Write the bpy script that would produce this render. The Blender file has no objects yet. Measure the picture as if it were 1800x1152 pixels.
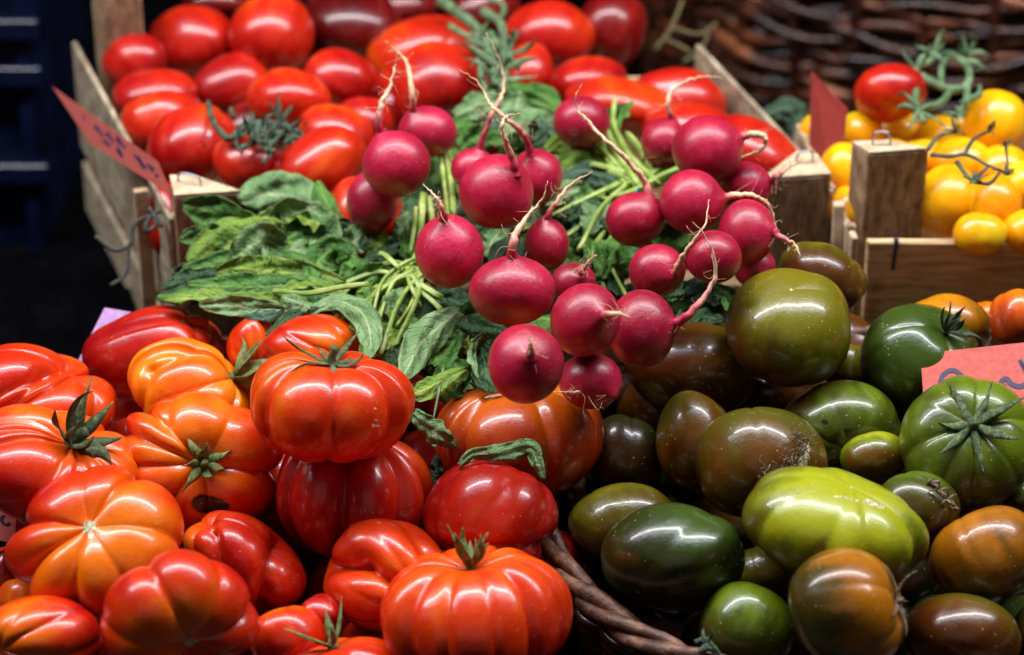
import bpy, math, random
import numpy as np
from mathutils import Vector, Matrix

# ------------------------------------------------------------------ camera, world, light
SC = bpy.context.scene
PITCH = math.radians(24.0)
LENS = 106.0
DIST = 2.0
F = 1800 * LENS / 36.0                        # focal length in photo pixels
CAM = np.array([0.0, -DIST * math.cos(PITCH), 0.30 + DIST * math.sin(PITCH)])
RIGHT = np.array([1.0, 0, 0])
FWD = np.array([0, math.cos(PITCH), -math.sin(PITCH)])
UP = np.array([0, math.sin(PITCH), math.cos(PITCH)])
BACK = -FWD
ZUP = np.array([0, 0, 1.0])

cd = bpy.data.cameras.new('camera'); co = bpy.data.objects.new('camera', cd)
SC.collection.objects.link(co); SC.camera = co
co.location = CAM; co.rotation_euler = (math.radians(90) - PITCH, 0, 0)
cd.lens = LENS; cd.sensor_width = 36; cd.clip_start = 0.05; cd.clip_end = 60
cd.dof.use_dof = True; cd.dof.focus_distance = 1.91; cd.dof.aperture_fstop = 4.2
cd.dof.aperture_blades = 9

w = bpy.data.worlds.new('World'); SC.world = w; w.use_nodes = True
bg = w.node_tree.nodes['Background']
bg.inputs[0].default_value = (0.55, 0.68, 1.0, 1); bg.inputs[1].default_value = 0.014

def area(name, loc, target, sx, sy, power, col):
    l = bpy.data.lights.new(name, 'AREA'); l.shape = 'RECTANGLE'; l.size = sx; l.size_y = sy
    l.energy = power; l.color = col
    o = bpy.data.objects.new(name, l); SC.collection.objects.link(o)
    o.location = loc
    z = (Vector(loc) - Vector(target)).normalized(); x = Vector((1, 0, 0)); x = (x - z * x.dot(z)).normalized()
    o.rotation_euler = Matrix((x, z.cross(x), z)).transposed().to_euler()      # the long side runs along the stall
    return o
area('stall_lamp', (-0.20, 0.02, 1.60), (-0.2, 0.0, 0.3), 3.4, 0.11, 54, (1.0, 0.95, 0.88))
area('daylight_gap', (-0.15, -0.06, 1.75), (-.15, 0.0, 0.3), 4.0, 0.50, 38, (0.62, 0.74, 1.0))
area('front_fill', (-0.5, -3.2, 1.9), (0, 0.0, 0.3), 3.6, 2.4, 6.0, (1.0, 0.94, 0.9))  # added soft fill from the camera side, no fixture of the stall
SC.view_settings.view_transform = 'Standard'; SC.view_settings.look = 'None'
SC.view_settings.exposure = 0.0; SC.view_settings.gamma = 1.0
SC.render.engine = 'CYCLES'
SC.cycles.use_denoising = True
SC.cycles.max_bounces = 6; SC.cycles.caustics_reflective = False; SC.cycles.caustics_refractive = False

# ------------------------------------------------------------------ pixel rays and sloping planes
def ray(px, py):
    return FWD + (px - 900) / F * RIGHT - (py - 576) / F * UP

def at(px, py, depth):
    return CAM + ray(px, py) * depth

class Plane:
    """A sloping plane in the stall, through pixel row py0 at the given distance."""
    def __init__(s, py0, depth, slope):
        s.p = at(900, py0, depth); a = math.radians(slope)
        s.n = np.array([0, -math.sin(a), math.cos(a)]); s.u = np.array([0, math.cos(a), math.sin(a)])
    def depth(s, px, py, h=0.0):
        r = ray(px, py)
        return float(np.dot(s.p + s.n * h - CAM, s.n) / np.dot(r, s.n))
    def pt(s, px, py, h=0.0):
        return CAM + ray(px, py) * s.depth(px, py, h)
FRONT = Plane(576, 2.00, 26)      # the two wicker baskets
RED = Plane(330, 2.15, 8)         # crate of plum tomatoes
YEL = Plane(412, 2.11, 8)         # crate of yellow tomatoes
RAD = Plane(650, 1.90, 14)        # radishes heaped on top

# ------------------------------------------------------------------ helpers
COL = SC.collection
def tag(o, label=None, cat=None, group=None, kind=None):
    if label: o['label'] = label
    if cat: o['category'] = cat
    if group: o['group'] = group
    if kind: o['kind'] = kind
    return o

def link(name, me, parent=None, loc=None):
    o = bpy.data.objects.new(name, me); COL.objects.link(o)
    if parent is not None:
        o.parent = parent
    if loc is not None: o.location = loc
    return o

def empty(name, loc):
    o = bpy.data.objects.new(name, None); COL.objects.link(o); o.location = Vector(loc)
    o.empty_display_size = 0.02
    return o

def mesh(name, V, Fc, mat=None, smooth=True, attrs=None):
    me = bpy.data.meshes.new(name)
    me.from_pydata(np.asarray(V, dtype=float).tolist(), [], Fc)
    if smooth: me.polygons.foreach_set('use_smooth', [True] * len(me.polygons))
    for k, v in (attrs or {}).items():
        a = me.attributes.new(k, 'FLOAT', 'POINT'); a.data.foreach_set('value', np.asarray(v, dtype=np.float32))
    if mat: me.materials.append(mat)
    me.update()
    return me

def put(name, V, Fc, mat, parent=None, smooth=True, attrs=None, origin=None):
    """Link a mesh given in world coordinates with its origin at `origin` (child: relative to the parent)."""
    V = np.asarray(V, dtype=float)
    if parent is not None:
        base = world_loc(parent); org = V.mean(0) if origin is None else np.asarray(origin)
        me = mesh(name, V - org, Fc, mat, smooth, attrs)
        return link(name, me, parent, org - base)
    org = V.mean(0) if origin is None else np.asarray(origin)
    return link(name, mesh(name, V - org, Fc, mat, smooth, attrs), None, org)

def world_loc(o):
    l = Vector(o.location)
    while o.parent is not None:
        o = o.parent; l += o.location
    return np.array(l)

class MB:
    def __init__(s): s.V = []; s.F = []; s.A = {}; s.n = 0
    def add(s, V, Fc, **attrs):
        V = np.asarray(V, dtype=float)
        s.V.append(V); s.F += [tuple(i + s.n for i in f) for f in Fc]
        for k, v in attrs.items():
            s.A.setdefault(k, []).append(np.broadcast_to(np.asarray(v, dtype=float), (len(V),)))
        s.n += len(V)
        return s
    def put(s, name, mat, parent=None, smooth=True, origin=None):
        return put(name, np.vstack(s.V), s.F, mat, parent, smooth, {k: np.concatenate(v) for k, v in s.A.items()}, origin)

def prism(poly, ext):
    poly = np.asarray(poly, dtype=float); n = len(poly)
    V = np.vstack([poly, poly + np.asarray(ext)])
    Fc = [tuple(range(n))[::-1], tuple(range(n, 2 * n))] + [(i, (i + 1) % n, (i + 1) % n + n, i + n) for i in range(n)]
    return V, Fc

def bevel(o, wdt=0.0012, seg=2):
    m = o.modifiers.new('bevel', 'BEVEL'); m.width = wdt; m.segments = seg; m.limit_method = 'ANGLE'
    return o

def catmull(P, n=8):
    P = np.asarray(P, dtype=float)
    if len(P) < 3:
        t = np.linspace(0, 1, n + 1)[:, None]; return P[0] * (1 - t) + P[-1] * t
    Q = np.vstack([2 * P[0] - P[1], P, 2 * P[-1] - P[-2]]); out = []
    for i in range(1, len(Q) - 2):
        p0, p1, p2, p3 = Q[i - 1:i + 3]
        for t in np.linspace(0, 1, n, endpoint=False):
            out.append(0.5 * (2 * p1 + (p2 - p0) * t + (2 * p0 - 5 * p1 + 4 * p2 - p3) * t * t + (3 * p1 - p0 - 3 * p2 + p3) * t ** 3))
    out.append(Q[-2]); return np.array(out)

def tube(P, R, seg=8, closed=False, rough=0.0, seed=0):
    P = np.asarray(P, dtype=float); n = len(P); R = np.broadcast_to(np.asarray(R, dtype=float), (n,))
    rng = np.random.RandomState(seed)
    T = np.roll(P, -1, 0) - np.roll(P, 1, 0) if closed else np.gradient(P, axis=0)
    T /= np.linalg.norm(T, axis=1)[:, None] + 1e-12
    a = np.array([0.3, 0.2, 1.0]); a = a - T[0] * a.dot(T[0]); a /= np.linalg.norm(a)
    V = []; ph = rng.rand(3) * 6
    for i in range(n):
        a = a - T[i] * a.dot(T[i]); a /= np.linalg.norm(a) + 1e-12
        b = np.cross(T[i], a)
        for k in range(seg):
            q = 2 * math.pi * k / seg
            rr = R[i] * (1 + rough * (math.sin(i * 0.9 + ph[0]) * 0.5 + math.sin(i * 0.37 + q * 2 + ph[1]) * 0.5 + rng.uniform(-.4, .4)))
            V.append(P[i] + (a * math.cos(q) + b * math.sin(q)) * rr)
    Fc = []
    m = n if closed else n - 1
    for i in range(m):
        for k in range(seg):
            j = (i + 1) % n; k2 = (k + 1) % seg
            Fc.append((i * seg + k, i * seg + k2, j * seg + k2, j * seg + k))
    if not closed:
        Fc.append(tuple(range(seg))[::-1]); Fc.append(tuple((n - 1) * seg + k for k in range(seg)))
    return np.array(V), Fc

# ------------------------------------------------------------------ materials
def newmat(name):
    m = bpy.data.materials.new(name); m.use_nodes = True
    return m, m.node_tree, m.node_tree.nodes['Principled BSDF']

def N(nt, typ, **kw):
    n = nt.nodes.new(typ)
    for k, v in kw.items():
        if isinstance(k, str) and hasattr(n, k): setattr(n, k, v)
    return n

def noise(nt, scale, detail=3, rough=0.55, coord='Object', stretch=None):
    tc = nt.nodes.new('ShaderNodeTexCoord'); n = nt.nodes.new('ShaderNodeTexNoise')
    n.inputs['Scale'].default_value = scale; n.inputs['Detail'].default_value = detail; n.inputs['Roughness'].default_value = rough
    if stretch:
        mp = nt.nodes.new('ShaderNodeMapping'); mp.inputs['Scale'].default_value = stretch
        nt.links.new(tc.outputs[coord], mp.inputs[0]); nt.links.new(mp.outputs[0], n.inputs['Vector'])
    else:
        nt.links.new(tc.outputs[coord], n.inputs['Vector'])
    return n.outputs[0]

def ramp(nt, fac, stops):
    r = nt.nodes.new('ShaderNodeValToRGB')
    while len(r.color_ramp.elements) < len(stops): r.color_ramp.elements.new(0.5)
    for e, (p, c) in zip(r.color_ramp.elements, stops):
        e.position = p; e.color = (*c, 1) if len(c) == 3 else c
    nt.links.new(fac, r.inputs[0]); return r.outputs[0]

def math_(nt, op, a, b=None, clamp=False):
    n = nt.nodes.new('ShaderNodeMath'); n.operation = op; n.use_clamp = clamp
    for i, x in enumerate((a, b)):
        if x is None: continue
        if isinstance(x, (int, float)): n.inputs[i].default_value = x
        else: nt.links.new(x, n.inputs[i])
    return n.outputs[0]

def mix(nt, fac, a, b, mode='MIX'):
    n = nt.nodes.new('ShaderNodeMix'); n.data_type = 'RGBA'; n.blend_type = mode
    for sock, x in ((n.inputs[0], fac), (n.inputs[6], a), (n.inputs[7], b)):
        if isinstance(x, (int, float)): sock.default_value = x
        elif isinstance(x, tuple): sock.default_value = (*x, 1)
        else: nt.links.new(x, sock)
    return n.outputs[2]

def attr(nt, name):
    a = nt.nodes.new('ShaderNodeAttribute'); a.attribute_name = name; return a.outputs['Fac']

def bump(nt, bs, h, strength, dist):
    b = nt.nodes.new('ShaderNodeBump'); b.inputs['Strength'].default_value = strength; b.inputs['Distance'].default_value = dist
    nt.links.new(h, b.inputs['Height']); nt.links.new(b.outputs[0], bs.inputs['Normal']); return b

def fruit_mat(name, pal, speck=(0.8, 0.55, 0.3), speckamt=0.5, rough=0.24, sss=0.12, mottled=0.25, scratch=0.0, streak=0.0):
    m, nt, bs = newmat(name)
    tone = attr(nt, 'tone')
    n1 = math_(nt, 'ADD', math_(nt, 'MULTIPLY', noise(nt, 24, 3, 0.6), .65), math_(nt, 'MULTIPLY', noise(nt, 130, 5, 0.7), .35))
    t = math_(nt, 'ADD', tone, math_(nt, 'MULTIPLY', math_(nt, 'SUBTRACT', n1, 0.5), mottled))
    c = ramp(nt, t, [(0.10, pal[0]), (0.42, pal[1]), (0.70, pal[2]), (0.98, pal[3])])
    # fine mottling of the skin
    fine = noise(nt, 900, 2, 0.6)
    c = mix(nt, math_(nt, 'MULTIPLY', fine, 0.22), c, (pal[0][0] * .6, pal[0][1] * .6, pal[0][2] * .6))
    # pale pin-prick lenticels
    tc = nt.nodes.new('ShaderNodeTexCoord'); vo = nt.nodes.new('ShaderNodeTexVoronoi'); vo.inputs['Scale'].default_value = 230
    nt.links.new(tc.outputs['Object'], vo.inputs['Vector'])
    dots = math_(nt, 'LESS_THAN', vo.outputs['Distance'], 0.13)
    patch = math_(nt, 'GREATER_THAN', noise(nt, 40, 3, 0.7), 0.54)
    dots = math_(nt, 'MULTIPLY', math_(nt, 'MULTIPLY', dots, patch), speckamt)
    c = mix(nt, dots, c, speck)
    # blossom scar / cork
    sc = attr(nt, 'scar')
    scn = math_(nt, 'ADD', sc, math_(nt, 'MULTIPLY', math_(nt, 'SUBTRACT', noise(nt, 260, 4, 0.7), 0.5), 0.9))
    scm = math_(nt, 'MULTIPLY', math_(nt, 'GREATER_THAN', scn, 0.62), math_(nt, 'GREATER_THAN', sc, 0.2))
    scc = ramp(nt, noise(nt, 500, 3, 0.7), [(0.35, (0.16, 0.10, 0.04)), (0.5, (0.45, 0.42, 0.22)), (0.65, (0.72, 0.68, 0.45))])
    c = mix(nt, scm, c, scc)
    # rotten or split spots
    hole = math_(nt, 'SUBTRACT', math_(nt, 'MULTIPLY', sc, -1.0), math_(nt, 'MULTIPLY', noise(nt, 240, 4, 0.7), 0.45))
    hole = math_(nt, 'MULTIPLY', math_(nt, 'MULTIPLY', hole, 5.0), 1.0, clamp=True)
    c = mix(nt, hole, c, (0.012, 0.008, 0.005))
    nt.links.new(c, bs.inputs['Base Color'])
    rr = math_(nt, 'ADD', math_(nt, 'MULTIPLY', noise(nt, 60, 6, 0.75), 0.34), rough - 0.17)
    rr = math_(nt, 'ADD', rr, math_(nt, 'MULTIPLY', scm, 0.5))
    nt.links.new(rr, bs.inputs['Roughness'])
    bs.inputs['Specular IOR Level'].default_value = 0.38
    bs.inputs['Subsurface Weight'].default_value = sss
    bs.inputs['Subsurface Radius'].default_value = (1.0, 0.35, 0.12); bs.inputs['Subsurface Scale'].default_value = 0.006
    bs.inputs['Coat Weight'].default_value = 0.45; bs.inputs['Coat Roughness'].default_value = 0.11
    h = math_(nt, 'ADD', math_(nt, 'MULTIPLY', noise(nt, 700, 3, 0.6), 0.35), math_(nt, 'MULTIPLY', noise(nt, 110, 3, 0.6), 1.0))
    h = math_(nt, 'ADD', h, math_(nt, 'MULTIPLY', scm, 1.2))
    bump(nt, bs, h, 0.30, 0.0015)
    return m

def srgb(r, g, b):
    f = lambda c: (c / 255 / 12.92) if c / 255 <= 0.04045 else ((c / 255 + 0.055) / 1.055) ** 2.4
    return (f(r), f(g), f(b))

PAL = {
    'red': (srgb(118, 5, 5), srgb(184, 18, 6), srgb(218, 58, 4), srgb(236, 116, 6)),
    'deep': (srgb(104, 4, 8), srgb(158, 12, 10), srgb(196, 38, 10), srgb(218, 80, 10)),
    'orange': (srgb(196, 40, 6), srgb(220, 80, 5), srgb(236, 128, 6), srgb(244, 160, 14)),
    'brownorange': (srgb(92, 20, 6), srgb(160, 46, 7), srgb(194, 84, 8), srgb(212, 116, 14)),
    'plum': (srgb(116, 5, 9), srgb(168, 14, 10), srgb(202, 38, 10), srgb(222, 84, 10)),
    'plum_shade': (srgb(56, 3, 6), srgb(94, 6, 8), srgb(130, 14, 10), srgb(160, 30, 10)),  # plum skin darkened in colour for the fruit in shade
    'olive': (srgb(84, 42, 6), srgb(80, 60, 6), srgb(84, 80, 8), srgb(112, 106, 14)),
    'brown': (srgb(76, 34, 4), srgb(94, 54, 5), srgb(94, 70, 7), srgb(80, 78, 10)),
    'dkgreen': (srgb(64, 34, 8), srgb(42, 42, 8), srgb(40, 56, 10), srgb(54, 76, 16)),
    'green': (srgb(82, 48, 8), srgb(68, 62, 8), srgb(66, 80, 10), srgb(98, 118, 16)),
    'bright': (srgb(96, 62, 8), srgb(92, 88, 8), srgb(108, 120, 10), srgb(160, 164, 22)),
    'goldgreen': (srgb(36, 42, 8), srgb(82, 62, 8), srgb(142, 84, 8), srgb(176, 106, 12)),
    'amber': (srgb(80, 72, 8), srgb(134, 90, 6), srgb(180, 108, 6), srgb(200, 126, 10)),
    'yellow': (srgb(236, 140, 2), srgb(250, 172, 2), srgb(253, 198, 6), srgb(246, 220, 36)),
    'orangered': (srgb(150, 50, 8), srgb(190, 70, 8), srgb(216, 96, 10), srgb(230, 120, 14)),
    'radish': (srgb(116, 8, 32), srgb(168, 16, 50), srgb(204, 36, 76)),
}

def leaf_mat(name, dark, mid, light, rough=0.5):
    m, nt, bs = newmat(name)
    u = attr(nt, 'u'); v = attr(nt, 'v')
    au = math_(nt, 'ABSOLUTE', u)
    wob = math_(nt, 'MULTIPLY', noise(nt, 60, 2), 0.5)
    ph = math_(nt, 'FRACT', math_(nt, 'ADD', math_(nt, 'SUBTRACT', math_(nt, 'MULTIPLY', v, 7.0), math_(nt, 'MULTIPLY', au, 1.6)), wob))
    vein = math_(nt, 'SUBTRACT', 1.0, math_(nt, 'MULTIPLY', math_(nt, 'ABSOLUTE', math_(nt, 'SUBTRACT', ph, 0.5)), 12.0), clamp=True)
    vein = math_(nt, 'MAXIMUM', math_(nt, 'MULTIPLY', vein, 0.55), math_(nt, 'LESS_THAN', au, 0.07))
    n1 = noise(nt, 38, 5, 0.65)
    c = ramp(nt, n1, [(0.3, dark), (0.5, mid), (0.72, light)])
    c = mix(nt, math_(nt, 'MULTIPLY', vein, 0.5), c, (min(1, light[0] * 1.7), min(1, light[1] * 1.4), light[2] * 1.5))
    edge = math_(nt, 'GREATER_THAN', math_(nt, 'ADD', au, math_(nt, 'MULTIPLY', noise(nt, 150, 3), 0.3)), 1.12)
    c = mix(nt, math_(nt, 'MULTIPLY', edge, 0.5), c, (0.30, 0.26, 0.10))
    nt.links.new(c, bs.inputs['Base Color'])
    nt.links.new(math_(nt, 'ADD', math_(nt, 'MULTIPLY', noise(nt, 90, 3), 0.3), rough - 0.15), bs.inputs['Roughness'])
    h = math_(nt, 'SUBTRACT', math_(nt, 'ADD', math_(nt, 'MULTIPLY', noise(nt, 130, 4, 0.6), 1.5), math_(nt, 'MULTIPLY', noise(nt, 600, 3, 0.6), 0.35)), math_(nt, 'MULTIPLY', vein, 0.5))
    bump(nt, bs, h, 0.9, 0.003)
    tr = nt.nodes.new('ShaderNodeBsdfTranslucent'); ms = nt.nodes.new('ShaderNodeMixShader'); ms.inputs[0].default_value = 0.22
    nt.links.new(c, tr.inputs[0]); out = nt.nodes['Material Output']
    nt.links.new(bs.outputs[0], ms.inputs[1]); nt.links.new(tr.outputs[0], ms.inputs[2]); nt.links.new(ms.outputs[0], out.inputs[0])
    return m

LEAF = [
    leaf_mat('leaf_green', srgb(38, 84, 24), srgb(74, 128, 42), srgb(110, 156, 64), .40),
    leaf_mat('leaf_pale', srgb(84, 124, 66), srgb(120, 158, 98), srgb(156, 184, 130), 0.48),
    leaf_mat('leaf_yellow', srgb(76, 116, 26), srgb(118, 154, 44), srgb(158, 182, 80), .40),
    leaf_mat('leaf_dark', srgb(20, 46, 18), srgb(38, 76, 32), srgb(62, 102, 50), .40),
    leaf_mat('leaf_blue', srgb(30, 58, 40), srgb(52, 86, 60), srgb(92, 122, 88), 0.5),
]

def plain_mat(name, c0, c1, c2, scale=60, rough=0.5, bumps=0.3, bdist=0.001, stretch=None, spec=0.5, metal=0.0, detail=5, two=None):
    m, nt, bs = newmat(name)
    n = noise(nt, scale, detail, 0.65, stretch=stretch)
    c = ramp(nt, n, [(0.32, c0), (0.5, c1), (0.68, c2)])
    if two:                                           # sparse stains of another colour
        st = math_(nt, 'MULTIPLY', math_(nt, 'SUBTRACT', noise(nt, two[0], 4, 0.6), two[1]), 9.0, clamp=True)
        c = mix(nt, math_(nt, 'MULTIPLY', st, two[3]), c, two[2])
    nt.links.new(c, bs.inputs['Base Color'])
    nt.links.new(math_(nt, 'ADD', math_(nt, 'MULTIPLY', n, 0.25), rough - 0.12), bs.inputs['Roughness'])
    bs.inputs['Specular IOR Level'].default_value = spec; bs.inputs['Metallic'].default_value = metal
    bump(nt, bs, math_(nt, 'ADD', n, math_(nt, 'MULTIPLY', noise(nt, scale * 7, 3, 0.6), 0.4)), bumps, bdist)
    return m

STEMM = plain_mat('stalk_green', srgb(96, 126, 42), srgb(138, 162, 72), srgb(180, 194, 116), 60, 0.42, 0.3, stretch=(1, 1, 1))
CALYX = plain_mat('calyx_green', srgb(34, 50, 28), srgb(70, 90, 50), srgb(128, 138, 88), 260, 0.6, 0.9, 0.0015, two=(120, .55, srgb(60, 44, 26), .7))
CALYXD = plain_mat('calyx_dark', srgb(20, 26, 16), srgb(44, 58, 34), srgb(78, 90, 56), 190, 0.6, 0.7, 0.0012)
CALYXL = plain_mat('calyx_light', srgb(58, 76, 34), srgb(104, 122, 60), srgb(160, 164, 108), 240, 0.6, 0.9, 0.0014, two=(120, .55, srgb(92, 66, 40), .7))
VINE = plain_mat('vine_green', srgb(56, 80, 48), srgb(86, 112, 74), srgb(120, 144, 104), 90, 0.55, 0.4)
ROOT = plain_mat('root_cream', srgb(170, 96, 84), srgb(208, 160, 128), srgb(226, 196, 162), 130, 0.55, 0.4, 0.0006)
ROOTP = plain_mat('root_pink', srgb(150, 26, 62), srgb(186, 60, 84), srgb(210, 140, 126), 60, 0.5, 0.4, 0.0006)
WOOD = plain_mat('crate_wood', srgb(156, 124, 86), srgb(206, 172, 126), srgb(230, 204, 164), 26, 0.7, 0.5, 0.0008, stretch=(1.0, 9, 9), detail=7, two=(14, .60, srgb(66, 46, 30), .6))
WOODV = plain_mat('crate_wood_upright', srgb(104, 80, 56), srgb(152, 124, 92), srgb(192, 166, 132), 34, 0.75, 0.5, 0.0008, stretch=(5, 5, 1.6), detail=7, two=(20, .58, srgb(54, 36, 24), .6))
WOODG = plain_mat('crate_wood_grey', srgb(112, 98, 78), srgb(158, 142, 116), srgb(194, 178, 148), 18, 0.8, 0.5, 0.0008, stretch=(9, 1, 5), detail=7, two=(9, .58, srgb(140, 66, 58), .6))
WOODT = plain_mat('crate_wood_endgrain', srgb(150, 122, 92), srgb(190, 164, 130), srgb(214, 192, 160), 60, 0.75, 0.5, 0.0006, two=(60, .62, srgb(110, 80, 54), .6))
METAL = plain_mat('staple_metal', (0.30, 0.30, 0.32), (0.42, 0.42, 0.45), (0.55, 0.55, 0.58), 200, 0.35, 0.2, metal=1.0)
WICK = plain_mat('wicker_brown', srgb(40, 22, 15), srgb(92, 56, 38), srgb(150, 108, 80), 75, 0.45, 0.8, 0.0018, stretch=(1, 1, 1), detail=6)
WICKD = plain_mat('wicker_dark', srgb(20, 10, 7), srgb(50, 25, 17), srgb(100, 54, 32), 22, 0.26, 0.6, 0.002, detail=6)
PLAST = plain_mat('plastic_navy', (0.0012, 0.002, 0.010), (0.0016, 0.004, 0.020), (0.003, 0.008, 0.045), 30, 0.32, 0.1)
CLOTH = plain_mat('black_cloth', (0.0012, 0.0012, 0.0014), (0.002, 0.002, 0.0023), (0.003, 0.003, 0.0035), 40, 0.9, 0.4, spec=0.0)
GROUND = plain_mat('asphalt', (0.03, 0.03, 0.03), (0.045, 0.044, 0.043), (0.06, 0.06, 0.058), 30, 0.9, 0.4, spec=.1)
CARD = plain_mat('card_salmon', srgb(178, 76, 68), srgb(188, 86, 76), srgb(196, 96, 84), 260, 0.8, 0.3, 0.0003)
CARDM = plain_mat('card_salmon_shaded', srgb(142, 58, 52), srgb(152, 64, 56), srgb(162, 72, 62), 260, 0.85, 0.3, 0.0003)  # salmon card with its shade mixed into the colour
CARDR = plain_mat('card_red', srgb(136, 42, 34), srgb(146, 48, 38), srgb(156, 54, 44), 260, 0.8, 0.3, 0.0003)
CARDL = plain_mat('card_lilac', srgb(150, 116, 160), srgb(164, 128, 172), srgb(178, 142, 184), 260, 0.8, 0.3, 0.0003)
INK = plain_mat('ink_blue', srgb(30, 26, 54), srgb(38, 34, 66), srgb(50, 44, 80), 200, 0.6, 0.1)
TEAL = plain_mat('tie_teal', srgb(10, 110, 120), srgb(20, 140, 146), srgb(40, 160, 160), 100, 0.4, 0.1)
CORK = plain_mat('cork_scar', srgb(70, 54, 40), srgb(120, 100, 78), srgb(170, 150, 122), 300, 0.85, 0.9, 0.002)

# ------------------------------------------------------------------ tomato bodies
def waves(P, rng, freq, n=5):
    s = np.zeros(len(P))
    for _ in range(n):
        d = rng.randn(3); d /= np.linalg.norm(d)
        s += np.sin(P @ d * freq * rng.uniform(.6, 1.4) + rng.rand() * 6.28)
    return s / n

def fruit_shape(seed, lobes, rib, flat, dimple=0.16, warp=0.05, nph=120, nth=60, sharp=0.55, ends='top', sizevar=0.07, groov=None):
    rng = np.random.RandomState(seed)
    th = np.linspace(0, math.pi, nth + 1)[1:-1]; ph = np.linspace(0, 2 * math.pi, nph, endpoint=False)
    lob = max(3, lobes)
    g = (np.arange(lob) + rng.uniform(-.3, .3, lob)) / lob * 2 * math.pi
    if groov is not None:
        g = sorted(a % (2 * math.pi) for a in groov); gg = []
        for i_, a in enumerate(g):
            b_ = g[(i_ + 1) % len(g)] + (2 * math.pi if i_ + 1 == len(g) else 0)
            gg.append(a); gap = b_ - a
            if gap > 1.45:
                m_ = int(round(gap / .95)); gg += [a + gap * q / m_ + rng.uniform(-.1, .1) for q in range(1, m_)]
        g = np.array(sorted(a % (2 * math.pi) for a in gg)); lob = len(g)
    gd = rng.uniform(.3, 1.0, lob); sz = rng.uniform(-1, 1, lob)
    idx = np.searchsorted(g, ph, side='right') - 1
    g0 = g[idx % lob] + np.where(idx < 0, -2 * math.pi, 0); g1 = g[(idx + 1) % lob] + np.where(idx + 1 >= lob, 2 * math.pi, 0)
    t = np.clip((ph - g0) / (g1 - g0), 0, 1)
    s = np.sin(math.pi * t); depth = gd[idx % lob] * (1 - t) + gd[(idx + 1) % lob] * t
    L = depth * (1 - s ** sharp)                   # 0 on the lobe crest, up to 1 in a groove
    S = sz[idx % lob] * s ** 1.5
    TH, PH = np.meshgrid(th, ph, indexing='ij'); Lg = np.broadcast_to(L, TH.shape); Sg = np.broadcast_to(S, TH.shape)
    c = np.cos(TH); rho = np.sin(TH) ** 0.86
    if ends == 'both': A = 0.72 + 0.28 * np.sin(TH)
    else: A = np.clip(0.62 + 0.55 * c, 0.16, 1.0)
    A = A * np.clip(rho * 3.2, 0, 1)
    fr = 1 - rib * A * Lg + sizevar * Sg * rho
    r = rho * fr
    z = flat * np.sign(c) * np.abs(c) ** 0.92 * (1 - 0.75 * rib * A * Lg + sizevar * Sg * rho)
    z = z - dimple * np.exp(-(rho / 0.36) ** 2) * (c > 0) + dimple * (0.75 if ends == 'both' else .45) * np.exp(-(rho / 0.33) ** 2) * (c < 0)
    P = np.stack([r * np.cos(PH), r * np.sin(PH), z], -1).reshape(-1, 3)
    top = np.array([[0, 0, flat - dimple]]); bot = np.array([[0, 0, -flat + dimple * (0.75 if ends == 'both' else .45)]])
    P = np.vstack([P, top, bot])
    wv = np.stack([waves(P, rng, 2.2) for _ in range(3)], 1)
    P = P + wv * warp * 1.7
    n1 = nth - 1
    Fc = []
    for i in range(n1 - 1):
        b = i * nph
        for k in range(nph):
            k2 = (k + 1) % nph
            Fc.append((b + k, b + nph + k, b + nph + k2, b + k2))
    ti = n1 * nph; bi = ti + 1; lb = (n1 - 1) * nph
    for k in range(nph):
        k2 = (k + 1) % nph
        Fc.append((ti, k, k2)); Fc.append((bi, lb + k2, lb + k))
    cz = np.concatenate([c.reshape(-1), [1, -1]]); rr = np.concatenate([rho.reshape(-1), [0, 0]])
    streak = np.concatenate([np.broadcast_to(np.sin(ph * 7 + rng.rand() * 6) * .5 + np.sin(ph * 13 + rng.rand() * 6) * .5, TH.shape).reshape(-1), [0, 0]])
    lo = waves(P, rng, 2.6, 4)
    return P, Fc, dict(c=cz, rho=rr, streak=streak, low=lo, groove=np.concatenate([(1 - Lg).reshape(-1), [1, 1]])), ti, bi

def axis_frame(a, spin):
    a = a / np.linalg.norm(a); h = np.array([0.31, 0.95, 0.05])
    x = np.cross(h, a); x /= np.linalg.norm(x); y = np.cross(a, x)
    cs, sn = math.cos(spin), math.sin(spin)
    return np.stack([x * cs + y * sn, -x * sn + y * cs, a], 1)   # columns

def rot2(v, ang):
    c, s = math.cos(ang), math.sin(ang)
    return np.stack([v[:, 0] * c - v[:, 1] * s, v[:, 0] * s + v[:, 1] * c, v[:, 2]], 1)

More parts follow.
